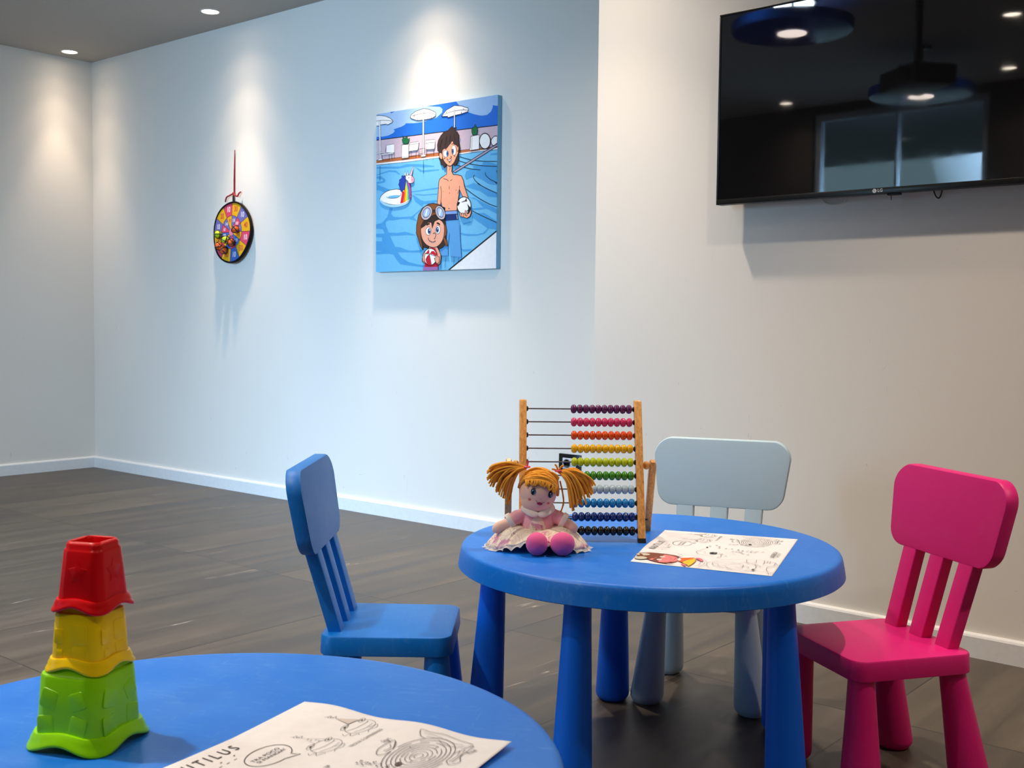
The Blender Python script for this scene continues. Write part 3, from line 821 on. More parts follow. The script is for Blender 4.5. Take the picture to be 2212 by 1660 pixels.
# boy head
HR = (58, 42, 40)
A.both(HR, q2([(60, 1090), (45, 1200), (75, 1260), (85, 1310), (115, 1310), (130, 1360), (160, 1330), (180, 1250), (290, 1250), (300, 1320), (325, 1320), (350, 1290), (380, 1230), (375, 1130), (400, 1020), (395, 950), (405, 945), (380, 930), (375, 850), (395, 800), (360, 740), (320, 700), (350, 655), (290, 665), (272, 632), (220, 680), (200, 705), (130, 730), (75, 795), (30, 880), (15, 960), (20, 1060)]), K, .003, False)
A.both(SK, q2([(110, 1030), (180, 1010), (270, 890), (300, 940), (340, 960), (372, 1000), (378, 1090), (340, 1180), (300, 1270), (240, 1325), (180, 1300), (120, 1220), (100, 1130)]), K, .003, True)
A.both(SK, q2([(95, 1110), (60, 1095), (45, 1130), (60, 1190), (100, 1205)]), K, .003, True)
A.both(SK, q2([(348, 1000), (375, 985), (382, 1030), (362, 1075)]), K, .0026, True)
A.poly(HR, q2([(100, 1060), (120, 1040), (150, 1000), (160, 1045), (190, 1000), (250, 930), (270, 870), (300, 930), (380, 990), (390, 900), (300, 800), (120, 850), (70, 960)]))
for (cx, cy, rx, ry_, px, py) in ((160, 1110, 44, 62, 190, 1108), (302, 1050, 38, 88, 282, 1070)):
    A.ell((250, 250, 250), 567+cx/2, cy/2, rx/2, ry_/2, -.05, (90, 60, 60), .0022)
    A.ell((60, 110, 180), 567+px/2, py/2, 9, 22, 0, (20, 30, 60), .0018)
    A.ell(K, 567+px/2, py/2, 4, 10)
A.both((252, 250, 248), q2([(180, 1200), (215, 1215), (262, 1208), (235, 1240), (205, 1230)]), (120, 40, 40), .0022, True)
for p in ([(245, 1155), (262, 1165), (250, 1188), (228, 1188)], [(215, 1258), (242, 1258)], [(262, 945), (300, 930)], [(128, 1195), (155, 1188)], [(305, 1150), (325, 1158)]): A.stroke(K, .0024, q2(p))
for p in ([(100, 850), (60, 1000)], [(180, 800), (150, 960)], [(240, 780), (230, 900)], [(300, 780), (330, 900)]): A.stroke((34, 24, 24), .003, q2(p))
# football and hand
A.ell((242, 242, 244), 567+480/2, 810+400/2, 60, 76, 0, K, .004)
for p in ([(430, 340), (500, 310), (520, 262), (535, 330), (500, 330), (450, 345)], [(362, 400), (370, 330), (415, 345), (380, 410)], [(535, 370), (590, 430), (600, 470), (545, 510), (555, 440)], [(372, 470), (400, 520), (385, 520)], [(530, 500), (560, 460), (590, 480), (560, 510)]):
    A.poly((20, 20, 24), q4(p))
A.both(SK, q4([(405, 545), (412, 525), (430, 530), (438, 570), (445, 530), (465, 530), (472, 575), (478, 530), (495, 535), (505, 575), (500, 490), (518, 485), (535, 540), (565, 540), (600, 470), (604, 530), (580, 595), (530, 625), (470, 605), (425, 600)]), K, .003, False)
for p in ([(438, 570), (440, 600)], [(472, 575), (474, 605)], [(505, 570), (530, 580), (540, 545)]): A.stroke(K, .0024, q4(p))
# girl
A.both(SK, q3([(1040, 1100), (1130, 1110), (1180, 1180), (1215, 1290), (1200, 1420), (1150, 1440), (1090, 1420), (1000, 1430), (900, 1390), (900, 1300), (930, 1210), (1000, 1150)]), K, .003, True)
A.poly((200, 24, 48), q3([(960, 1210), (1040, 1130), (1120, 1150), (1160, 1250), (1165, 1480), (930, 1480)]))
A.poly((160, 110, 170), q3([(915, 1480), (1165, 1478), (1170, 1570), (905, 1570)]))
A.both((58, 42, 32), q3([(800, 900), (850, 990), (870, 1080), (930, 1140), (980, 1145), (1030, 1110), (1150, 1110), (1200, 1160), (1240, 1140), (1280, 1100), (1310, 1000), (1300, 700), (1200, 420), (950, 420), (830, 620)]), K, .003, False)
A.both((134, 78, 38), q3([(905, 1180), (860, 1100), (820, 960), (790, 890), (795, 740), (830, 560), (900, 440), (1000, 375), (1080, 360), (1180, 380), (1270, 450), (1290, 600), (1100, 560), (960, 650), (880, 780), (870, 960), (900, 1120)]), K, .0034, False)
A.both((134, 78, 38), [(650, 1180), (660, 1230), (655, 1270), (640, 1285), (662, 1320), (666, 1368), (650, 1365), (630, 1310), (628, 1250), (630, 1170)], K, .003, False)
A.both((240, 172, 146), [(436, 1190), (450, 1170), (520, 1130), (590, 1130), (632, 1170), (638, 1240), (625, 1310), (590, 1360), (545, 1378), (495, 1362), (455, 1320), (437, 1260)], K, .003, True)
A.poly((50, 38, 30), [(432, 1215), (438, 1180), (452, 1150), (510, 1108), (565, 1100), (620, 1110), (640, 1170), (600, 1130), (575, 1140), (556, 1150), (533, 1215), (524, 1160), (500, 1160), (470, 1190)])
for (cx, cy, r) in ((500, 1234, 24), (582, 1222, 21)):
    A.ell((250, 250, 250), cx, cy, r, 36, .05, (90, 60, 60), .0022)
    A.ell((50, 96, 172), cx+(8 if cx < 540 else -4), cy, 12, 23, 0, (20, 30, 60), .0018); A.ell(K, cx+(8 if cx < 540 else -4), cy+3, 6, 12)
    A.ell((240, 245, 255), cx+(12 if cx < 540 else 0), cy-8, 4, 6)
for p, w in (([(485, 1182), (498, 1172), (512, 1168)], .007), ([(572, 1164), (586, 1166), (600, 1178)], .007), ([(540, 1256), (556, 1250), (566, 1270), (556, 1298), (548, 1300)], .0028), ([(498, 1292), (510, 1318), (540, 1330), (564, 1320)], .003)):
    A.stroke(K, w, p)
for cx, cy, a in ((485, 1074, .35), (604, 1072, -.35)):
    A.ell((190, 178, 186), cx, cy, 46 if cx < 540 else 40, 66 if cx < 540 else 64, a, K, .003)
    A.ell((160, 188, 228), cx, cy-2, 30 if cx < 540 else 25, 44, a, K, .0028)
    A.poly((222, 232, 246), [(cx-14, cy+28), (cx-2, cy-28), (cx+10, cy-34), (cx-2, cy+26)])
A.poly((60, 40, 40), [(532, 1045), (560, 1045), (560, 1065), (532, 1065)])
A.ell((248, 246, 246), 517, 810+650, 58, 74, 0, K, .0034)
for p in ([(950, 1250), (985, 1200), (1010, 1170), (1018, 1240)], [(1025, 1250), (1060, 1200), (1100, 1200), (1140, 1250), (1140, 1300), (1080, 1260)], [(1020, 1255), (1055, 1440), (1010, 1450), (970, 1410), (955, 1350), (980, 1290)]):
    A.poly((204, 26, 46), q3(p))
for p in ([(1020, 1250), (1060, 1440)], [(1020, 1250), (960, 1340)], [(1020, 1250), (950, 1245)], [(1020, 1250), (1010, 1165)], [(1020, 1250), (1120, 1290)]): A.stroke(K, .002, q3(p))
A.both(SK, q3([(1105, 1320), (1130, 1330), (1120, 1290), (1145, 1315), (1150, 1275), (1170, 1300), (1195, 1300), (1190, 1400), (1150, 1425), (1120, 1370)]), K, .0028, False)
A.both(SK, q3([(930, 1215), (955, 1240), (935, 1290), (945, 1385), (910, 1380), (900, 1310), (915, 1260)]), K, .0028, False)
A.g.build('printed_picture', A.mats, t, smooth=False)

# ================================================================ dartboard
DC = Vector((-5.268, DY, 1.466)); DR = .171
t = thing('dartboard', 'round fabric dartboard with numbered coloured sectors hanging on the left wall', 'dartboard', tuple(DC))
def disc_y(u, v):      # the cloth disc bows away from the wall lower down
    return -.012 - .018*max(0, min(1, (.17-v)/.34)) + .010*max(0, -u/.17)*0 - .004*math.cos(u*9)
def rim_r(a):
    return DR*(1+.012*math.sin(3*a+.6)+.010*math.sin(5*a+1.2))
def dring(f, off):
    out = []
    for i in range(96):
        a = 2*PI*i/96; r = rim_r(a)*f; u, v = r*math.cos(a), r*math.sin(a)
        out.append(Vector((u, disc_y(u, v)+off, v)))
    return out
g = G(); g.loft([dring(.985, .012), dring(1.0, .009), dring(1.0, -.001), dring(.985, -.003)])
g.build('backing', plain((26, 24, 26), .9, .2), t)
rim = [Vector((rim_r(a)*.985*math.cos(a), disc_y(rim_r(a)*math.cos(a), rim_r(a)*math.sin(a))-.003, rim_r(a)*.985*math.sin(a))) for a in [2*PI*i/96 for i in range(97)]]
g = G().tube(rim, .0055, 8); g.build('edge_binding', plain((20, 18, 20), .85, .2), t)
D = Print(None, 1, 1, lambda u, v, e: Vector((u, disc_y(u, v)-.0036-e, v)), .0002)
YE, VI, RE, BLU = (236, 176, 10), (112, 108, 178), (222, 70, 104), (66, 104, 184)
def sector(rgb, a0, a1, f0, f1):
    P_ = []; N_ = 6
    for i in range(N_): 
        for j in range(4):
            qd = []
            for (ii, jj) in ((i, j), (i+1, j), (i+1, j+1), (i, j+1)):
                a = math.radians(90-(a0+(a1-a0)*ii/N_)); f = f0+(f1-f0)*jj/4
                r = rim_r(a)*.96*f; qd.append((r*math.cos(a), r*math.sin(a)))
            D.g.add([D.place(x, y, D.eps) for x, y in qd], [(0, 1, 2, 3)], D.mi(rgb, .8))
outer = [(YE, '30'), (VI, '10'), (YE, '40'), (RE, '10'), (YE, '50'), (BLU, '10'), (YE, '60'), (RE, '10'), (YE, '70'), (VI, '10'), (YE, '20'), (RE, '10')]
inner = [(VI, '150'), (RE, '100'), (VI, '120'), (YE, '160'), (BLU, '130'), (RE, '170'), (BLU, '140'), (YE, '110'), (BLU, '130'), (RE, '60'), (VI, '140'), (YE, '90')]
for k in range(12):
    sector(outer[k][0], 30*k, 30*k+30, .56, 1); sector(inner[k][0], 30*k, 30*k+30, .12, .56)
def dline(pts, w=.0022):
    for a, b_ in zip(pts, pts[1:]):
        a, b_ = Vector(a), Vector(b_); d = (b_-a).normalized(); nn = Vector((-d.y, d.x))*w/2
        D.g.add([D.place(p.x, p.y, D.eps*2.2) for p in (a+nn, a-nn, b_-nn, b_+nn)], [(0, 1, 2, 3)], D.mi((28, 24, 30), .8))
for k in range(12):
    a = math.radians(90-30*k)
    dline([(DR*f*math.cos(a), DR*f*math.sin(a)) for f in (.1, .3, .5, .7, .85, .96)])
for f in (.12, .545): dline([(DR*f*math.cos(2*PI*i/60), DR*f*math.sin(2*PI*i/60)) for i in range(61)])
cc = [(0, 0)]+[(DR*.115*math.cos(2*PI*i/40), DR*.115*math.sin(2*PI*i/40)) for i in range(40)]
D.g.add([D.place(x, y, D.eps*2.6) for x, y in cc], [(0, i+1, (i+1) % 40+1) for i in range(40)], D.mi((224, 130, 160), .8))
D.k = 3
def dnum(txt, a, f, size, rgb):
    a = math.radians(90-a); r = DR*f
    vs, fs = text_mesh(txt, .022)
    D.g.add([D.place(r*math.cos(a)+x*size*.9, r*math.sin(a)+y*size*1.15, D.eps*3) for x, y in vs], fs, D.mi(rgb, .7))
for k in range(12):
    yel = outer[k][0] == YE
    dnum(outer[k][1], 30*k+15, .77, .036, (214, 70, 60) if yel else (240, 236, 240))
    dnum(inner[k][1], 30*k+15, .39, .021, (214, 80, 60) if inner[k][0] == YE else (236, 230, 240))
D.g.build('numbered_cloth', D.mats, t, smooth=False)
MCORD = plain((150, 24, 40), .8)
hp = [Vector((0, -.010, .180)), Vector((-.0005, -.010, .30)), Vector((.003, -.006, .458))]
g = G().tube(smooth_pts(hp, 6), .0022, 6).tube([p+Vector((.006, .002, 0)) for p in [Vector((-.004, -.010, .215)), Vector((-.003, -.008, .46))]], .0018, 6)
g.build('cord', MCORD, t)
g = G().tube(smooth_pts([(-.075, -.014, .175), (-.055, -.02, .198), (-.03, -.018, .207), (0, -.014, .216), (.02, -.02, .206), (.045, -.02, .198), (.055, -.018, .212), (.068, -.014, .222)], 5), .0042, 6)
g.ellipsoid((0, -.013, .216), .008, .007, .010, 12, 8); g.build('cord_bow', MCORD, t)
G().tube([(-.004, -.011, .205), (-.003, -.012, .165)], .0055, 8).build('hanging_loop', MBLACK, t)
def dart_ball(label, u, v, col, rot):
    r = .0215; y = disc_y(u, v)-.0042-r*.93
    t_ = thing('dart_ball', label, 'ball', (DC.x+u, DC.y+y, DC.z+v), 0, 'balls stuck on the dartboard')
    G().ellipsoid((0, 0, 0), r, r, r, 28, 18).build('ball_body', col, t_)
    g = G(); R_ = Matrix.Rotation(rot, 3, 'Y') @ Matrix.Rotation(rot*.7+.5, 3, 'X')
    for ax in range(3):
        pts = []
        for i in range(41):
            a = 2*PI*i/40; p = Vector((math.cos(a), math.sin(a), 0))
            p = Vector((p.x, p.y, 0)) if ax == 0 else (Vector((p.x, 0, p.y)) if ax == 1 else Vector((0, p.x, p.y)))
            pts.append(R_ @ p*(r+.0006))
        g.tube(pts, .0028, 6)
    g.build('velcro_strap', MBLACK, t_)
MORA = plain((240, 96, 16), .35); MLIM = plain((196, 226, 20), .35)
for a_ in (('orange strapped ball right of the dartboard centre', .062, .012, MORA, .6), ('lime green strapped ball at the left edge of the dartboard', -.100, -.010, MLIM, 1.5),
           ('lime green strapped ball just below the dartboard centre', -.024, -.042, MLIM, 2.2), ('orange strapped ball touching the lime ball below the centre', .028, -.060, MORA, .2),
           ('orange strapped ball furthest left of the orange ones', -.090, -.076, MORA, 3.0), ('orange strapped ball lowest on the dartboard', -.038, -.100, MORA, .9)):
    dart_ball(*a_)
# ================================================================ abacus
AR = Vector((-1.374, 2.105, .4803)); au = Vector((-.757, -.653, 0)); 
t = thing('abacus', 'wooden standing abacus with ten rows of coloured beads', 'abacus', (0, 0, 0))
av = Vector((-.653, .757, 0)); av = (av-au*av.dot(au)).normalized()
AW, AH, ALEAN = .268, .312, .118
def AP(u, w, z):            # u from the right post leftwards, w backwards, z above the table
    return AR + au*u + av*(w + ALEAN*z/AH) + Vector((0, 0, z))
def AQ(u, w, z): return AR + au*u + av*w + Vector((0, 0, z))
for u_ in (0, AW):
    g = G(); rings = []
    for z in (.0005, .014, .15, AH-.003, AH):
        h = .0085 if z < AH else .0065
        rings.append([AP(u_+p.x, p.y, z) for p in rrect(h, .0115 if z < AH else .0095, .0025, 3)])
    g.loft(rings); po = g.build('post', MWOOD, t)
    g = G().loft([[AP(u_+p.x, p.y, z) for p in rrect(.0088, .0118, .0025, 3)] for z in (0, .010)]); g.build('painted_foot', MBLACK, po)
    s_ = -1 if u_ == 0 else 1
    # rear leg, pivoted on a wooden ball outside the post
    zp = .166; wp = ALEAN*zp/AH
    ut = u_+s_*.032
    a0, a1 = AQ(ut, .150, .0015), AQ(ut, wp+.004, zp+.010)
    d = (a1-a0).normalized(); side = au; nrm = d.cross(side).normalized()
    g = G(); rings = []
    L_ = (a1-a0).length
    for tt, k in ((0, 1), (.03, 1), (.92, 1), (.97, .9), (1.0, .6)):
        rings.append([a0+d*L_*tt+side*p.x*k+nrm*p.y*k for p in rrect(.0078, .0105, .0025, 3)])
    g.loft(rings); g.build('rear_leg', MWOOD, t)
    c = AQ(u_+s_*.0165, wp+.002, zp)
    G().ellipsoid(c, .0078, .0078, .0100, 24, 14).build('pivot_ball', MWOOD, t)
G().tube([AQ(-.03, .125, .030), AQ(AW+.03, .125, .030)], .0022, 8).build('cross_rod', MBLACK, t)
cols = [('purple', (104, 40, 96)), ('pink', (222, 60, 112)), ('orange', (236, 84, 14)), ('yellow', (248, 190, 10)), ('lime', (190, 208, 16)), ('green', (62, 138, 22)),
        ('pale blue', (176, 200, 214)), ('bright blue', (22, 130, 200)), ('dark blue', (10, 46, 118)), ('black', (22, 22, 24))]
zr = [.0235+(9-i)*.02975 for i in range(10)]
for i, (cn, rgb) in enumerate(cols):
    z = zr[i]; mb = plain(rgb, .16, .6, name='lacquered_bead')
    G().tube([AP(.006, 0, z), AP(AW-.006, 0, z)], .0016, 8).build('wire', MSTEEL, t)
    for uu_, sg in ((.0085, 1), (AW-.0085, -1)):
        G().lathe([(.0062, 0), (.0062, .0015), (.004, .004)], 20, AP(uu_, 0, z), au*sg).build('end_stop', MBLACK, t)
    prof = []
    for k in range(15):
        a = -1.25+2.5*k/14
        prof.append((.0106*math.cos(a)**.72, .0070*math.sin(a)/math.sin(1.25)))
    b0 = G().lathe(prof, 24, (0, 0, 0), (1, 0, 0)); me = None
    for k in range(10):
        c = AP(.0205+.01432*k+random.uniform(-.0001, .0001), 0, z)
        if me is None:
            o = b0.build('bead', mb, t); me = o.data
        else:
            o = bpy.data.objects.new('bead', me); C.objects.link(o); o.parent = t
        o.location = c; o.rotation_euler = (0, 0, math.atan2(au.y, au.x)); o['label'] = cn+' bead'

# ================================================================ rag doll
RD = Vector((.767, .641, 0)); BD = Vector((-.641, .767, 0))
DPOS = Vector((-1.505, 1.893, .48))
t = thing('rag_doll', 'rag doll with orange yarn pigtails in a pink jacket sitting on the far table', 'doll', tuple(DPOS), math.atan2(RD.y, RD.x))
MSKIN = cloth_material('doll_skin', (255, 210, 188)); MJACK = cloth_material('pink_fleece', (255, 186, 198)); MCUFF = cloth_material('cream_knit', (244, 232, 222))
MDRESS = cloth_material('flowered_cotton', (244, 228, 206), ((214, 150, 178), (160, 104, 104)), 24)
MSHOE = cloth_material('pink_satin', (240, 98, 158)); MYARN = cloth_material('orange_yarn', (250, 172, 52))
HC_ = Vector((.000, -.004, .1235)); tilt = Matrix.Rotation(math.radians(11), 3, 'Y')
def remesh(o, vox=.0018, it=6):
    m = o.modifiers.new('remesh', 'REMESH'); m.mode = 'VOXEL'; m.voxel_size = vox; m.use_smooth_shade = True
    m = o.modifiers.new('smooth', 'SMOOTH'); m.factor = .6; m.iterations = it
g = G()
g.ellipsoid(HC_, .0405, .036, .0405, 48, 32, rot=tilt)
g.ellipsoid(HC_+Vector((-.002, -.004, -.017)), .036, .030, .028, 32, 20)
g.tube([(0, 0, .075), (0, 0, .10)], .016, 16)
g.ellipsoid((0, .002, .045), .030, .024, .038)
for s_, hx, hz in ((-1, -.084, .047), (1, .072, .050)):
    g.tube(smooth_pts([(s_*.026, .002, .078), (s_*.046, -.004, .066), (s_*.062, -.006, .056), (hx, -.008, hz)], 5), [.011]*5+[.012]*5+[.0125]*5+[.0125], 16)
    g.ellipsoid((hx, -.008, hz-.001), .0165, .0125, .0125, 24, 14, rot=Matrix.Rotation(-s_*-.45, 3, 'Y'))
for s_, x in ((-1, -.006), (1, .046)):
    g.tube(smooth_pts([(s_*.016, -.004, .022), (x*.7+s_*.006, -.035, .020), (x, -.066, .022)], 5), .0145, 16)
o = g.build('doll_body', MSKIN, t); remesh(o)
# shoes
for x, z, rx, sgn in ((-.0030, .0255, .0235, -1), (.0510, .0262, .0262, 1)):
    g = G(); g.ellipsoid((x, -.0800, z), rx, .021, .0245, 36, 24)
    for i, v in enumerate(g.v):
        if v.z < .004: g.v[i] = Vector((v.x, v.y, .0015+.3*max(0, v.z-.001)))
    g.build('shoe', MSHOE, t)
# jacket
g = G()
g.ellipsoid((0, .000, .052), .0365, .0285, .040, 40, 24)
g.ellipsoid((0, .001, .074), .034, .024, .018, 40, 20)
for s_, P0 in ((-1, [(-.022, .002, .080), (-.040, -.003, .071), (-.058, -.006, .061)]), (1, [(.022, .002, .080), (.040, -.003, .071), (.054, -.006, .063)])):
    g.tube(smooth_pts(P0, 6), [.0135]*6+[.0155]*6+[.0165], 20)
o = g.build('jacket', MJACK, t); remesh(o)
for P0 in ([(-.054, -.006, .0635), (-.064, -.0068, .0575)], [(.050, -.006, .0655), (.060, -.0068, .0600)]):
    G().tube(P0, .0180, 24).build('cuff', MCUFF, t, bevel=.002)
# flowered bodice showing where the jacket opens
def torso(x, z, e):
    q = 1-(x/.0365)**2-((z-.052)/.040)**2
    q2_ = 1-(x/.034)**2-((z-.074)/.018)**2
    y1 = -.0285*math.sqrt(max(q, .02)); y2 = .001-.024*math.sqrt(max(q2_, .0)) if q2_ > 0 else 0
    return Vector((x, min(y1, y2)-e, z))
g = G(); rows = []
for k in range(15):
    z = .030+.052*k/14; f = k/14; xl = -.028*(1-f)**.75-.001; xr = .024*(1-f)**.75+.001
    rows.append([torso(xl+(xr-xl)*i/12, z, .0012+.0022*math.sin(PI*i/12)) for i in range(13)])
g.loft(rows, False, False, closed=False); g.build('dress_bodice', MDRESS, t)
# collar: two rounded lobes
for s_ in (-1, 1):
    pts = smooth_pts([(s_*.000, -.0295, .0795), (s_*.010, -.0300, .0810), (s_*.022, -.0235, .0860), (s_*.031, -.009, .0920), (s_*.030, .006, .0950), (s_*.018, .016, .0950)], 5)
    g = G(); rings = []
    for i, p in enumerate(pts):
        k = min(1, .45+i*.12); a = pts[max(i-1, 0)]; b_ = pts[min(i+1, len(pts)-1)]; d = (b_-a).normalized()
        out = Vector((p.x, p.y, 0)).normalized(); up = (Vector((0, 0, 1))*.8+out*-.55); up = (up-d*up.dot(d)).normalized(); w = d.cross(up)
        rings.append([p+up*.0085*k*math.cos(2*PI*q/14)+w*.0034*math.sin(2*PI*q/14) for q in range(14)])
    g.loft(rings); g.build('collar', MCUFF, t)
# skirt
def skirt(phi, s):
    # phi 0 = to the right, -90 = towards the viewer
    c_, d_ = math.cos(phi), math.sin(phi)
    R_ = .030+(.0520+.022*abs(c_)**1.5+.006*math.cos(2*phi+1))*s
    front = max(0, -d_)**1.5
    zt = .050-.006*front
    zh = .004+.021*front + (.004*math.sin(3*phi))
    if c_ < 0 and d_ < .2: zh += 0
    z = zt+(zh-zt)*(s**(1.9 if front < .5 else 1.2))+.008*math.sin(PI*s)*(1-.3*front)
    wv = (math.sin(13*phi)*.5+math.sin(21*phi+1)*.3)*s
    R_ += .0042*wv; z += .0022*math.sin(13*phi+1.3)*s
    return Vector((R_*c_*1.02, R_*d_*.80-.004, max(z, .0016)))
g = G(); N_ = 160
rows = [[skirt(2*PI*i/N_, k/14) for i in range(N_)] for k in range(15)]
g.loft(rows, False, False)
rows2 = [[p+Vector((0, 0, -.0012)) for p in r] for r in rows]
o = g.build('skirt', MDRESS, t); m = o.modifiers.new('thick', 'SOLIDIFY'); m.thickness = .0012; m.offset = 0
ml, n, l, b = newmat('lace'); b.inputs['Base Color'].default_value = (.86, .84, .80, 1); b.inputs['Roughness'].default_value = .6; b.inputs['Alpha'].default_value = .62
zt_ = noise_node(n, l, n.new('ShaderNodeTexCoord').outputs['Object'], 400, 2); bump(n, l, b, zt_.outputs['Fac'], .4, .001)
g = G()
rows = []
for k in range(4):
    rows.append([(lambda a_, b_: Vector((a_.x+(a_.x)*.022*k*(1+.5*math.sin(31*2*PI*i/N_)), a_.y+a_.y*.022*k, max(.0012, a_.z-.0022*k+.0012*math.sin(29*2*PI*i/N_)*k))))(skirt(2*PI*i/N_, 1), 0) for i in range(N_)])
g.loft(rows, False, False); g.build('lace_hem', ml, t)
# face, laid on the head surface
def face_pt(x, z, e):
    """x,z in the tilted head plane (metres from head centre)"""
    v = Vector((x, 0, z)); q = 1-(x/.0405)**2-(z/.0405)**2
    a = Vector((x, -.036*math.sqrt(max(q, .02)), z))
    p = HC_+tilt @ a
    c2 = HC_+Vector((-.002, -.004, -.017)); dx, dz = p.x-c2.x, p.z-c2.z
    q2_ = 1-(dx/.036)**2-(dz/.028)**2
    if q2_ > 0: p.y = min(p.y, c2.y-.030*math.sqrt(q2_))
    return p+Vector((0, -e, 0))
def face_disc(name, x, z, rx, rz, rgb, e, rough=.4, parent=None, lift=.0012):
    g = G(); seg = 28; vs = [face_pt(x, z, e+lift)]
    for k in (1, 2, 3):
        for i in range(seg):
            a = 2*PI*i/seg; f = k/3
            vs.append(face_pt(x+rx*f*math.cos(a), z+rz*f*math.sin(a), e+lift*(1-f*f)))
    fs = [(0, 1+i, 1+(i+1) % seg) for i in range(seg)]
    for k in range(2):
        for i in range(seg): fs.append((1+k*seg+i, 1+(k+1)*seg+i, 1+(k+1)*seg+(i+1) % seg, 1+k*seg+(i+1) % seg))
    g.add(vs, fs); return g.build(name, plain(rgb, rough), parent or t)
E0 = -.0006
for x, z in ((-.0125, .0050), (.0260, .0050)):
    e_ = face_disc('eye', x, z, .0052, .0078, (22, 24, 30), .0014+E0, .25)
    face_disc('iris', x+(.0024 if x < 0 else .0028), z-.0006, .0022, .0058, (30, 120, 176), .0022+E0, .3, e_, .0006)
    face_disc('pupil', x, z-.0002, .0028, .0050, (8, 8, 10), .0026+E0, .2, e_, .0006)
    face_disc('eye_glint', x-.001, z+.0018, .0009, .0012, (245, 245, 250), .0038+E0, .3, e_, .0003)
    g = G()
    for k in range(4):
        a = math.radians(60+22*k); x1, z1 = x+.0050*math.cos(a), z+.0075*math.sin(a)
        g.tube([face_pt(x1, z1, .0012), face_pt(x+.0085*math.cos(a), z+.0112*math.sin(a), .0012)], .00028, 5)
    g.build('eyelashes', plain((90, 60, 70), .7), t)
mo = face_disc('mouth', .0065, -.0185, .0062, .0032, (176, 48, 96), .0012+E0, .6, None, .0006)
g = G().tube(smooth_pts([face_pt(-.003, -.0135, .0010), face_pt(.001, -.0165, .0012), face_pt(.0065, -.0182, .002), face_pt(.012, -.0165, .0012), face_pt(.016, -.0135, .0010)], 5), .0005, 6)
g.build('lip_line', plain((120, 30, 70), .7), mo)
face_disc('cheek_spot', -.0165, -.0145, .0036, .0030, (226, 128, 104), .0006+E0, .9, None, .0004)
face_disc('cheek_spot', .0250, -.0150, .0034, .0028, (226, 136, 112), .0006+E0, .9, None, .0004)
G().tube([face_pt(.0055, -.0075, .0006), face_pt(.0068, -.0085, .0006), face_pt(.0080, -.0075, .0006)], .0003, 5).build('nose_stitch', plain((190, 130, 110), .8), t)
# hair
rnd = random.Random(5)
def yarn(g, pts, r=.0021, n=6):
    g.tube(smooth_pts(pts, n), [r*(1+.10*math.sin(i*1.7)) for i in range((len(pts)-1)*n+1)], 7)
TL, TR = Vector((-.0250, -.004, .1770)), Vector((.0430, -.004, .1690))
g = G(); cap = []
for k in range(14):
    f = k/13
    rows_ = []
    for i in range(25):
        a = PI*i/24         # from left tie over the head to the right tie
        bend = (f-.36)*2.0   # front (-) to back (+)
        v = Vector((-.0430*math.cos(a), 0, .0500*math.sin(a)))
        v = Matrix.Rotation(-bend*1.05, 3, 'X') @ v
        v = Vector((v.x, v.y*.94, v.z))
        rows_.append(HC_+tilt @ (v+Vector((0, .003, .002))))
    g.tube(rows_, .0031, 7)
# back of the head
g.ellipsoid(HC_+Vector((0, .009, .004)), .0405, .032, .0405, 32, 20, rot=tilt)
o = g.build('hair_cap', MYARN, t)
g = G()
def hd(x, z, e):      # a point just in front of the head / hair volume
    q = 1-(x/.044)**2-(z/.052)**2
    return HC_+tilt @ Vector((x, -.0375*math.sqrt(max(q, .03))-e, z))
for k in range(40):
    f = k/39; x = -.033+.068*f
    z0 = .0315-.010*(abs(x)/.036)**2.2
    ln = .0085+rnd.uniform(0, .0045)+(.003 if f > .7 else 0)
    yarn(g, [hd(x, z0+.006, -.002), hd(x+.0005, z0, .0026), hd(x+rnd.uniform(-.002, .003), z0-ln*.5, .0030), hd(x+rnd.uniform(-.002, .004), z0-ln, .0012)], .0017, 4)
for k in range(11):
    zc = .0335+.0019*k
    P_ = []
    for i in range(11):
        u_ = -1+2*i/10
        P_.append(hd(u_*.0375, zc-.013*abs(u_)**2.4+.0015*math.sin(u_*5+k), .0018+.0016*math.sin(k*2.1)))
    yarn(g, P_, .0021, 3)
g.build('fringe', MYARN, t)
def pigtail(tie, ends, name='pigtail'):
    g = G()
    for (ex, ey, ez) in ends:
        e = tie+Vector((ex, ey, ez))
        mid = tie+Vector((ex*.45+rnd.uniform(-.004, .004), ey*.6, ez*.25+.009+rnd.uniform(-.003, .005)))
        m2 = tie+Vector((ex*.82, ey*.95, ez*.62+.008))
        yarn(g, [tie+Vector((0, 0, 0)), mid, m2, e], .0021, 5)
    return g.build(name, MYARN, t)
ends = []
for k in range(62):
    f = rnd.random(); rr_ = .80+.25*rnd.random()
    a = math.radians(178+66*f)
    ends.append((.086*math.cos(a)*rr_, rnd.uniform(-.020, .016), .088*math.sin(a)*rr_))
pigtail(TL, ends)
ends = []
for k in range(62):
    f = rnd.random(); rr_ = .80+.25*rnd.random()
    a = math.radians(-70+56*f)
    ends.append((.084*math.cos(a)*rr_, rnd.uniform(-.020, .016), .090*math.sin(a)*rr_))
pigtail(TR, ends)
g = G(); yarn(g, [TR+Vector((.004, 0, -.02)), TR+Vector((.010, -.004, -.045)), TR+Vector((.012, -.004, -.07)), TR+Vector((.002, -.006, -.098))], .0018)
for dx, dz in ((-.008, .016), (.012, .014), (-.014, .006)): yarn(g, [TR+Vector((0, 0, 0)), TR+Vector((dx*.5, -.003, dz*.8)), TR+Vector((dx, -.003, dz))], .0021)
g.build('loose_strand', MYARN, t)
MTIE = plain((240, 96, 120), .7)
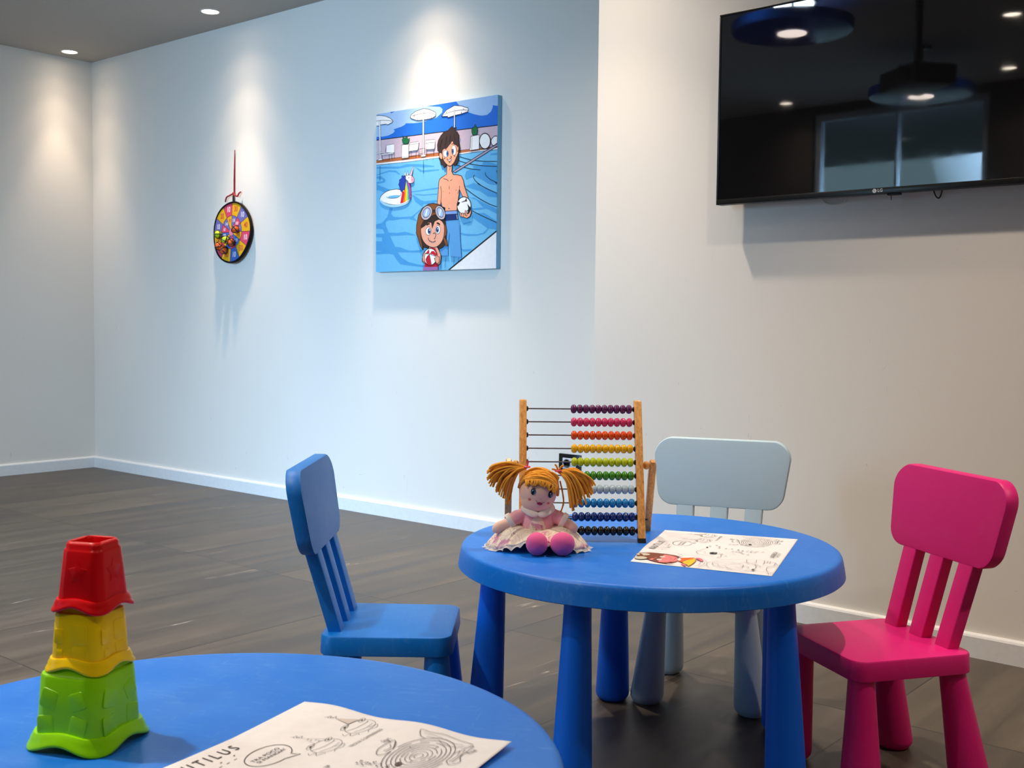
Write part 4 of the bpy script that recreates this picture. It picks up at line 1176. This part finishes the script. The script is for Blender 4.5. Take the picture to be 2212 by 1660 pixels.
for T_, dz in ((TL, .016), (TR, .006)):
    g = G().tube([T_+Vector((.006*math.cos(a), .008*math.sin(a), .002)) for a in [2*PI*i/16 for i in range(17)]], .0022, 6)
    g.tube([T_+Vector((0, -.004, 0)), T_+Vector((.003, -.005, dz))], .0018, 6); g.build('hair_tie', MTIE, t)

# ================================================================ printed activity sheets (A3)
SW, SH = .42, .297
FQ = [(118, 465), (655, 85), (2125, 200), (1825, 645)]        # reading corners: top left, top right, bottom right, bottom left
HS = homography(FQ, [(0, 0), (SW, 0), (SW, SH), (0, SH)])
def sheet(label, c_tl, c_tr, c_br, c_bl, colored, curl):
    """corners in world xy; paper reads from c_tl to c_tr"""
    Hq = homography([(0, 0), (SW, 0), (SW, SH), (0, SH)], [c_tl, c_tr, c_br, c_bl])
    cx, cy = [sum(c[i] for c in (c_tl, c_tr, c_br, c_bl))/4 for i in (0, 1)]
    t = thing('activity_sheet', label, 'paper', (cx, cy, .4803), 0)
    def place(u, v, e):
        p = apply_h(Hq, (u, v)); return Vector((p.x-cx, p.y-cy, curl(u/SW, v/SH)+e))
    g = G(); NU, NV = 96, 70
    rows = [[place(SW*i/NU, SH*j/NV, .0003) for i in range(NU+1)] for j in range(NV+1)]
    g.loft(rows, False, False, closed=False)
    o = g.build('paper', plain((240, 238, 240), .6, .3), t); m = o.modifiers.new('thick', 'SOLIDIFY'); m.thickness = .0002; m.offset = 0
    P = Print(None, SW, SH, place, .00001); P.k = 95
    IK = (66, 58, 54) 
    F = lambda L: [tuple(apply_h(HS, p)) for p in L]
    def S(L, w=.0011, sm=True, cl=False, c=IK): P.stroke(c, w*.62, F(L), sm, cl, 5)
    def el(cx_, cy_, rx, ry_, w=.0011, fill=None, c=IK):
        pts = F([(cx_+rx*math.cos(a), cy_+ry_*math.sin(a)) for a in [2*PI*i/36 for i in range(36)]])
        if fill: P.poly(fill, pts)
        if w: P.stroke(c, w*.62, pts, False, True)
    def tx(s, a, b_, size, c=IK, track=1.0, off=0.0):
        p0, p1 = F([a])[0], F([b_])[0]
        L_ = math.hypot(p1[0]-p0[0], p1[1]-p0[1])
        vs, fs = text_mesh(s, off, 'CENTER', track)
        w = max(v[0] for v in vs)-min(v[0] for v in vs)
        an = math.atan2(p1[1]-p0[1], p1[0]-p0[0]); ca, sa = math.cos(an), math.sin(an); k = L_/w
        mx_, my_ = (p0[0]+p1[0])/2, (p0[1]+p1[1])/2
        P.g.add([place(mx_+x*k*ca+y*size*sa, my_+x*k*sa-y*size*ca, P.eps*P.k) for x, y in vs], fs, P.mi(c, .55)); P.k += 1
    tx('NAUTILUS', (432, 322), (590, 222), .022, track=1.6, off=.01)
    for a in ((560, 318), (590, 288), (612, 265), (635, 245)): el(a[0], a[1], 4, 1.6, 0, IK)
    tx('- - - - -', (600, 300), (665, 252), .010); tx('HOTEL', (640, 296), (668, 282), .009)
    # speech bubble
    tb = F([(820, 243)])[0]
    pts = F([(820+112*math.cos(a), 243+30*math.sin(a)) for a in [math.radians(12+333*i/36) for i in range(37)]])+F([(945, 236), (985, 236), (930, 250)])
    P.stroke(IK, .0011, pts, False, True)
    tx('TRA POCO', (775, 262), (830, 222), .0075); tx('SI MANGIA!', (812, 264), (868, 224), .0075)
    def frog(ox, oy, sp):
        el(1140+ox, 155+oy, 78, 20, .0009)
        el(1060+ox, 160+oy, 14, 8, .0009); el(1110+ox, 137+oy, 15, 6, .0009); el(1060+ox, 160+oy, 4, 2.5, 0, IK); el(1110+ox, 137+oy, 4, 2, 0, IK)
        S([(1092+ox, 170+oy), (1130+ox, 158+oy), (1150+ox, 142+oy), (1142+ox, 137+oy)], .0009)
        S([(1140+ox, 172+oy), (1180+ox, 160+oy), (1190+ox, 145+oy)], .0009)
        S([(1060+ox, 150+oy), (960+ox, 138+oy), (1090+ox, 136+oy)], .0007, False)
        P.poly((214, 204, 196), F([(1060+ox, 150+oy), (960+ox, 138+oy), (1090+ox, 136+oy)])) if not sp else [el(1000+ox+22*k, 140+oy+2*(k % 2), 4, 1.6, .0006) for k in range(4)]
        for k in range(4): S([(958+ox-14*k, 138+oy), (950+ox-16*k, 132+oy+(k % 2)*3), (940+ox-16*k, 137+oy)], .0008)
        S([(1195+ox, 158+oy), (1225+ox, 148+oy), (1240+ox, 158+oy), (1215+ox, 165+oy), (1225+ox, 172+oy)], .0009)
        S([(1090+ox, 178+oy), (1110+ox, 183+oy), (1130+ox, 176+oy), (1150+ox, 184+oy), (1175+ox, 176+oy), (1190+ox, 180+oy)], .0009)
    frog(0, 0, False); frog(-65, 57, True)
    tx('TROVA 5 DIFFERENZE', (1218, 216), (1290, 165), .0068)
    # maze in the shape of a fish
    for k in range(8):
        f = 1-k*.125
        for a0, a1 in ((20+37*k, 190+37*k), (205+37*k, 372+37*k)):
            S([(1665+185*f*math.cos(math.radians(a0+(a1-a0)*i/14)), 240+50*f*math.sin(math.radians(a0+(a1-a0)*i/14))) for i in range(15)], .0013 if f > .4 else .0011, False)
        if k < 7:
            a = math.radians(60+80*k); 
            S([(1665+185*f*math.cos(a), 240+50*f*math.sin(a)), (1665+185*(f-.125)*math.cos(a), 240+50*(f-.125)*math.sin(a))], .0011, False)
    el(1598, 263, 16, 5, .0012, (120, 104, 96)); el(1598, 263, 7, 2.4, 0, IK)
    S([(1485, 225), (1440, 200), (1400, 222), (1425, 240), (1470, 238), (1490, 232)], .0013)
    S([(1440, 212), (1462, 222), (1440, 230)], .0011); S([(1460, 205), (1480, 220), (1462, 234)], .0011)
    S([(1845, 232), (1890, 215), (1925, 212), (1905, 238), (1935, 256), (1885, 262), (1845, 250)], .0013)
    S([(1870, 224), (1882, 238), (1870, 254)], .0011); S([(1892, 220), (1900, 240), (1890, 256)], .0011)
    S([(1600, 193), (1560, 186), (1530, 170), (1600, 176), (1690, 180), (1780, 190), (1910, 206), (1830, 212), (1740, 206), (1690, 196)], .0012)
    S([(1560, 178), (1640, 184), (1700, 190)], .0009); S([(1600, 188), (1680, 192)], .0009); S([(1720, 192), (1800, 203), (1850, 205)], .0009)
    S([(1400, 200), (1430, 206)], .0016, False); tx('Start', (1380, 205), (1400, 195), .010); tx('Fine', (1935, 232), (1955, 222), .010)
    S([(1560, 285), (1640, 292), (1760, 285)], .0012)
    # join the dots
    rn = random.Random(3)
    dots = [(1095, 294), (1130, 282), (1210, 274), (1240, 288), (1235, 302), (1310, 310), (1385, 316), (1450, 328), (1500, 338), (1550, 346), (1600, 344), (1660, 350), (1720, 356), (1360, 262), (1400, 266), (1440, 264), (1490, 270), (1540, 276), (1380, 348), (1420, 350), (1470, 356), (1500, 376), (1550, 386), (1480, 366), (1590, 358), (1630, 358), (1250, 384), (1290, 404), (1200, 420), (1450, 352)]
    for i, (x, y) in enumerate(dots):
        el(x, y, 2.6, 1.2, 0, IK); tx(str(i+1), (x+5, y+4), (x+15 if i < 9 else x+22, y-4), .006)
    S([(1095, 312), (1020, 330), (966, 350), (990, 376), (1080, 396), (1165, 405)], .0012)
    S([(1075, 350), (1060, 357), (1085, 366)], .0010); S([(1230, 365), (1275, 380)], .0012); S([(1225, 372), (1250, 395), (1235, 420)], .0012)
    S([(1290, 358), (1360, 362), (1420, 384), (1300, 378)], .0008)
    el(1165, 366, 46, 9, .0010, (60, 54, 50)); el(1180, 368, 12, 3, 0, (200, 196, 190))
    tx('LINDBERGH', (1832, 424), (1886, 356), .013); tx('HOTELS', (1893, 416), (1925, 374), .006)
    # two round pictures at the foot of the page
    def clipS(L, w=.0011, sm=True, c=IK): S(L, w, sm, False, c)
    c1 = [(215, 415), (260, 385), (400, 358), (600, 358), (800, 385), (950, 415), (1040, 455), (1065, 495), (1040, 525), (960, 548), (900, 556)]
    clipS(c1, .0009)
    c2 = [(1900, 520), (1850, 480), (1700, 455), (1500, 443), (1300, 450), (1150, 470), (1070, 500), (1060, 525), (1080, 555), (1120, 572)]
    clipS(c2, .0009)
    HRc = (124, 62, 34)
    if colored:
        P.poly(HRc, F([(215, 405), (262, 376), (420, 370), (600, 380), (700, 398), (788, 425), (740, 420), (700, 440), (640, 478), (560, 488), (680, 506), (560, 500), (480, 486), (360, 455), (300, 420)]))
        P.poly((244, 130, 130), F([(345, 440), (400, 415), (520, 392), (620, 396), (700, 420), (722, 448), (690, 478), (600, 486), (500, 488), (410, 470)]), True)
        P.poly(HRc, F([(262, 404), (350, 412), (420, 405), (500, 398), (400, 425), (520, 432), (380, 440)]))
        P.poly((238, 104, 20), F([(715, 470), (765, 432), (930, 428), (900, 450), (820, 462), (770, 490)]))
        P.poly((248, 200, 20), F([(765, 490), (800, 470), (860, 440), (915, 434), (938, 462), (900, 500), (835, 534), (815, 520)]), True)
        P.poly((226, 120, 136), F([(935, 436), (985, 434), (1026, 458), (1010, 478), (975, 462)]), True)
        P.poly((226, 120, 136), F([(745, 502), (800, 514), (800, 534), (765, 526)]), True)
        for a in ((305, 392, 88, 13), (265, 432, 82, 17)):
            el(a[0], a[1], a[2], a[3], .0014, (206, 200, 184), (120, 110, 80))
        el(540, 417, 38, 9, .0008, (228, 214, 206)); el(490, 453, 36, 11, .0008, (228, 214, 206))
        P.poly((240, 238, 240), F([(715, 460), (735, 445), (760, 450), (745, 466)]), True)
        S([(618, 430), (645, 442), (620, 458)], .0012, c=(150, 40, 40))
    else:
        S([(215, 405), (262, 376), (420, 370), (600, 380), (788, 425), (700, 440)], .0012); S([(345, 440), (400, 415), (520, 392), (620, 396), (700, 420), (722, 448), (690, 478), (600, 486), (500, 488), (410, 470)], .0012, cl=True)
        for a in ((305, 392, 88, 13), (265, 432, 82, 17), (540, 417, 38, 9), (490, 453, 36, 11)): el(*a, .0012)
    S([(765, 490), (800, 470), (860, 440), (915, 434), (938, 462), (900, 500), (835, 534), (815, 520)], .0014, cl=True)
    for L in ([(940, 470), (990, 480), (960, 520), (900, 540)], [(1000, 480), (1040, 500), (960, 545)], [(950, 440), (975, 455), (950, 470)], [(740, 380), (760, 398)], [(770, 384), (790, 402)], [(400, 505), (430, 520)], [(600, 512), (605, 535)]): S(L, .0010)
    # second figure
    S([(1130, 510), (1160, 488), (1300, 482), (1480, 486), (1600, 500), (1640, 520), (1640, 550), (1590, 580), (1450, 582), (1300, 560), (1180, 540)], .0014, cl=True)
    for L in ([(1270, 515), (1400, 508), (1500, 520), (1440, 545), (1330, 545)], [(1150, 500), (1190, 505), (1200, 520)], [(1200, 520), (1260, 525), (1310, 558)], [(1340, 500), (1420, 495), (1500, 505)], [(1400, 545), (1470, 555), (1500, 530), (1560, 545), (1530, 560)],
              [(1545, 450), (1540, 482), (1560, 486)], [(1540, 486), (1640, 488), (1655, 455)], [(1725, 512), (1745, 490), (1745, 462)], [(1790, 468), (1770, 492)], [(1820, 472), (1800, 498)], [(1600, 560), (1640, 590), (1700, 600), (1760, 606)], [(1640, 520), (1700, 528), (1850, 530), (1890, 540)],
              [(1300, 560), (1380, 590), (1480, 596), (1590, 584)], [(1180, 525), (1240, 550), (1300, 560)], [(1680, 530), (1700, 545)], [(1860, 530), (1780, 545), (1762, 580), (1790, 610), (1840, 612)], [(1875, 490), (1850, 525)], [(1775, 615), (1785, 640)], [(1800, 615), (1820, 625), (1840, 618)]):
        S(L, .0013)
    el(1605, 578, 16, 7, .0012, (90, 80, 72)); el(1650, 517, 18, 5, .0012)
    P.g.build('printed_drawings', P.mats, t, smooth=False)
    return t
def curl_far(u, v):
    return .0045*max(0, 1-v*6)*math.sin(PI*min(1, u*1.2))**2 + .003*math.sin(PI*u)*max(0, 1-abs(v-.55)*3)*max(0, 1-u*3)
def curl_near(u, v):
    return (.004*math.sin(v*7+.5)**2+.003)*max(0, (u-.45)/.55)**1.5 + .006*max(0, 1-v*7)*max(0, 1-abs(u-.35)*3)
sheet('white puzzle sheet on the far table with one figure coloured in', (-1.277, 1.915), (-1.415, 2.268), (-1.127, 2.380), (-.995, 1.990), True, curl_far)
# near sheet: same print, right angle corner layout
pa = Vector((-1.099, .909)); pb = Vector((-.820, .972)); d = (pb-pa).normalized(); nn = Vector((d.y, -d.x))
c_tr = pa; c_br = pa+d*.297; c_tl = pa+nn*.42; c_bl = c_br+nn*.42
sheet('uncoloured white puzzle sheet lying on the near table', tuple(c_tl), tuple(c_tr), tuple(c_br), tuple(c_bl), False, curl_near)

# ================================================================ stacking cups
CC = Vector((-1.195, .668)); CA = math.radians(114)
def cup(name_label, z0, h, sb, st, sf, mat, topkind, blocks, fl=.018, amp=.012, rz=0, off=0.0):
    t = thing('stacking_cup', name_label, 'toy cup', (CC.x+off*.767, CC.y+off*.641, .48+z0), CA+rz, 'stacked toy cups')
    def ring(s, z, r=.24):
        return [Vector((p.x, p.y, z)) for p in rrect(s/2, s/2, s*r, 10)]
    zb = fl*.75; zt = h
    side = lambda z: sb+(st-sb)*(z-zb)/(zt-zb)
    g = G()
    rings = [ring(side(zb), zb), ring(side(zt*.5), zt*.5), ring(side(zt*.86), zt*.86), ring(side(zt*.88)-.0014, zt*.885)]+([ring(side(zt*.90)-.007, zt*.905), ring(side(zt*.95)-.009, zt*.955), ring(side(zt)-.011, zt*.985), ring(side(zt)-.016, zt)] if topkind == 'flat' else [ring(side(zt*.90)-.0035, zt*.905), ring(side(zt*.95)-.003, zt*.955), ring(side(zt)-.005, zt*.985), ring(side(zt)-.009, zt)])
    if topkind == 'flat':
        g.loft(rings, True, True)
    else:
        n_ = len(rings[0])
        def lobed(s, z, k):
            out = []
            for p in ring(s, z):
                a = math.atan2(p.y, p.x); f = 1-k*(.5+.5*math.cos(4*a)) if True else 1
                out.append(Vector((p.x*f, p.y*f, z)))
            return out
        g.loft(rings+[lobed(side(zt)*.80, zt-.0005, .42), lobed(side(zt)*.76, zt-.004, .42), lobed(side(zt)*.74, zt-.022, .42)], True, True)
    g.build('cup_body', mat, t)
    # wavy flange
    rings = []
    n_ = 44
    base = ring(1.0, 0, .26)
    base = []
    for cxx, cyy, a0 in ((1, 1, 0), (-1, 1, 90), (-1, -1, 180), (1, -1, 270)):
        pass
    def dense(s):
        P_ = rrect(s/2, s/2, s*.27, 6); out = []
        for i in range(len(P_)):
            a, b_ = P_[i], P_[(i+1) % len(P_)]; m_ = max(1, int((b_-a).length/(s*.03)))
            for k in range(m_): out.append((a+(b_-a)*k/m_))
        return out
    N0 = dense(1.0)
    def fr(s, z, dn):
        out = []
        for p in N0:
            a = math.atan2(p.y, p.x); w_ = .5-.5*math.cos(4*a)   # 1 at corners, 0 mid-side
            out.append(Vector((p.x*s, p.y*s, z+dn*(amp*(1-w_)))))
        return out
    sbz = sb
    g = G()
    g.loft([fr(sbz-.002, fl*1.0, .35), fr(sbz+(sf-sbz)*.35, fl*.95, .40), fr(sbz+(sf-sbz)*.65, fl*.62, .7), fr(sf-.004, .0062, 1), fr(sf, .0034, 1), fr(sf+.0004, .0014, 1), fr(sf-.001, .0002, 1), fr(sf-.004, .0010, 1), fr(sbz+(sf-sbz)*.55, fl*.55, .7), fr(sbz-.004, fl*.70, .4)], False, False)
    g.build('wavy_rim', mat, t)
    # embossed stones on each side
    for k, (fx, fz, w, hh, rot) in enumerate(blocks):
        for sd in range(4):
            R_ = Matrix.Rotation(sd*PI/2, 3, 'Z')
            def pp(a, b_, e):
                z = zb+(zt*.86-zb)*(fz+b_); return R_ @ Vector((side(z)*fx+a, -(side(z)/2+e), z))
            c_, s_ = math.cos(rot), math.sin(rot); H_ = (zt*.86-zb)
            def rg(k_, e):
                out = []
                for p in rrect(w/2*k_, hh/2*k_, min(w, hh)*.16, 3):
                    x, y = p.x*c_-p.y*s_, p.x*s_+p.y*c_; out.append(pp(x, y/H_, e))
                return out
            if sd in (0, 3, 1, 2):
                gb.append((t, mat, [rg(1, -.0005), rg(.96, .0004), rg(.88, .0006)]))
    return t
gb = []
def stones():
    by = {}
    for t_, m_, rings in gb:
        by.setdefault(t_.name, (t_, m_, G()))[2].loft(rings)
    for k, (t_, m_, g) in by.items(): g.build('embossed_relief', m_, t_)
MG, MY, MR = plain((148, 226, 0), .32, .3), plain((255, 212, 0), .32, .3), plain((222, 2, 14), .32, .3)
cup('lime green toy cup, largest and lowest of the stack on the near table', 0, .0965, .0930, .0820, .113, MG, 'flat',
    [(-.23, .66, .022, .022, -.25), (.20, .66, .020, .020, .35), (-.26, .22, .022, .022, .1), (.20, .20, .022, .028, -.2)], .020, .010)
cup('yellow toy cup in the middle of the stack', .0870, .0760, .0690, .0610, .0830, MY, 'flat',
    [(-.27, .56, .0125, .017, 0), (.13, .62, .021, .023, 0), (-.24, .20, .009, .010, 0), (.13, .18, .019, .019, 0)], .016, .0078, off=.003)
cup('red toy cup with an open top, smallest and highest of the stack', .0870+.0685, .0800, .0625, .0495, .0760, MR, 'open',
    [], .015, .0075, off=.0065)
stones()
# stars on the red cup
red = [o for o in C.objects if o.name.startswith('stacking_cup') and 'red' in o.get('label', '')][0]
g = G()
for sd in range(4):
    R_ = Matrix.Rotation(sd*PI/2, 3, 'Z')
    def sp_(k_, e):
        out = []
        for i in range(10):
            a = PI/2+2*PI*i/10; r = (.0135 if i % 2 == 0 else .0072)*k_
            z = .046+r*math.sin(a)*1.1; s_ = .0610+(.0480-.0610)*(z-.011)/.075
            out.append(R_ @ Vector((r*math.cos(a), -(s_/2+e), z)))
        return out
    g.loft([sp_(1, -.0005), sp_(.96, .0009), sp_(.84, .0012)])
g.build('embossed_star', MR, red)
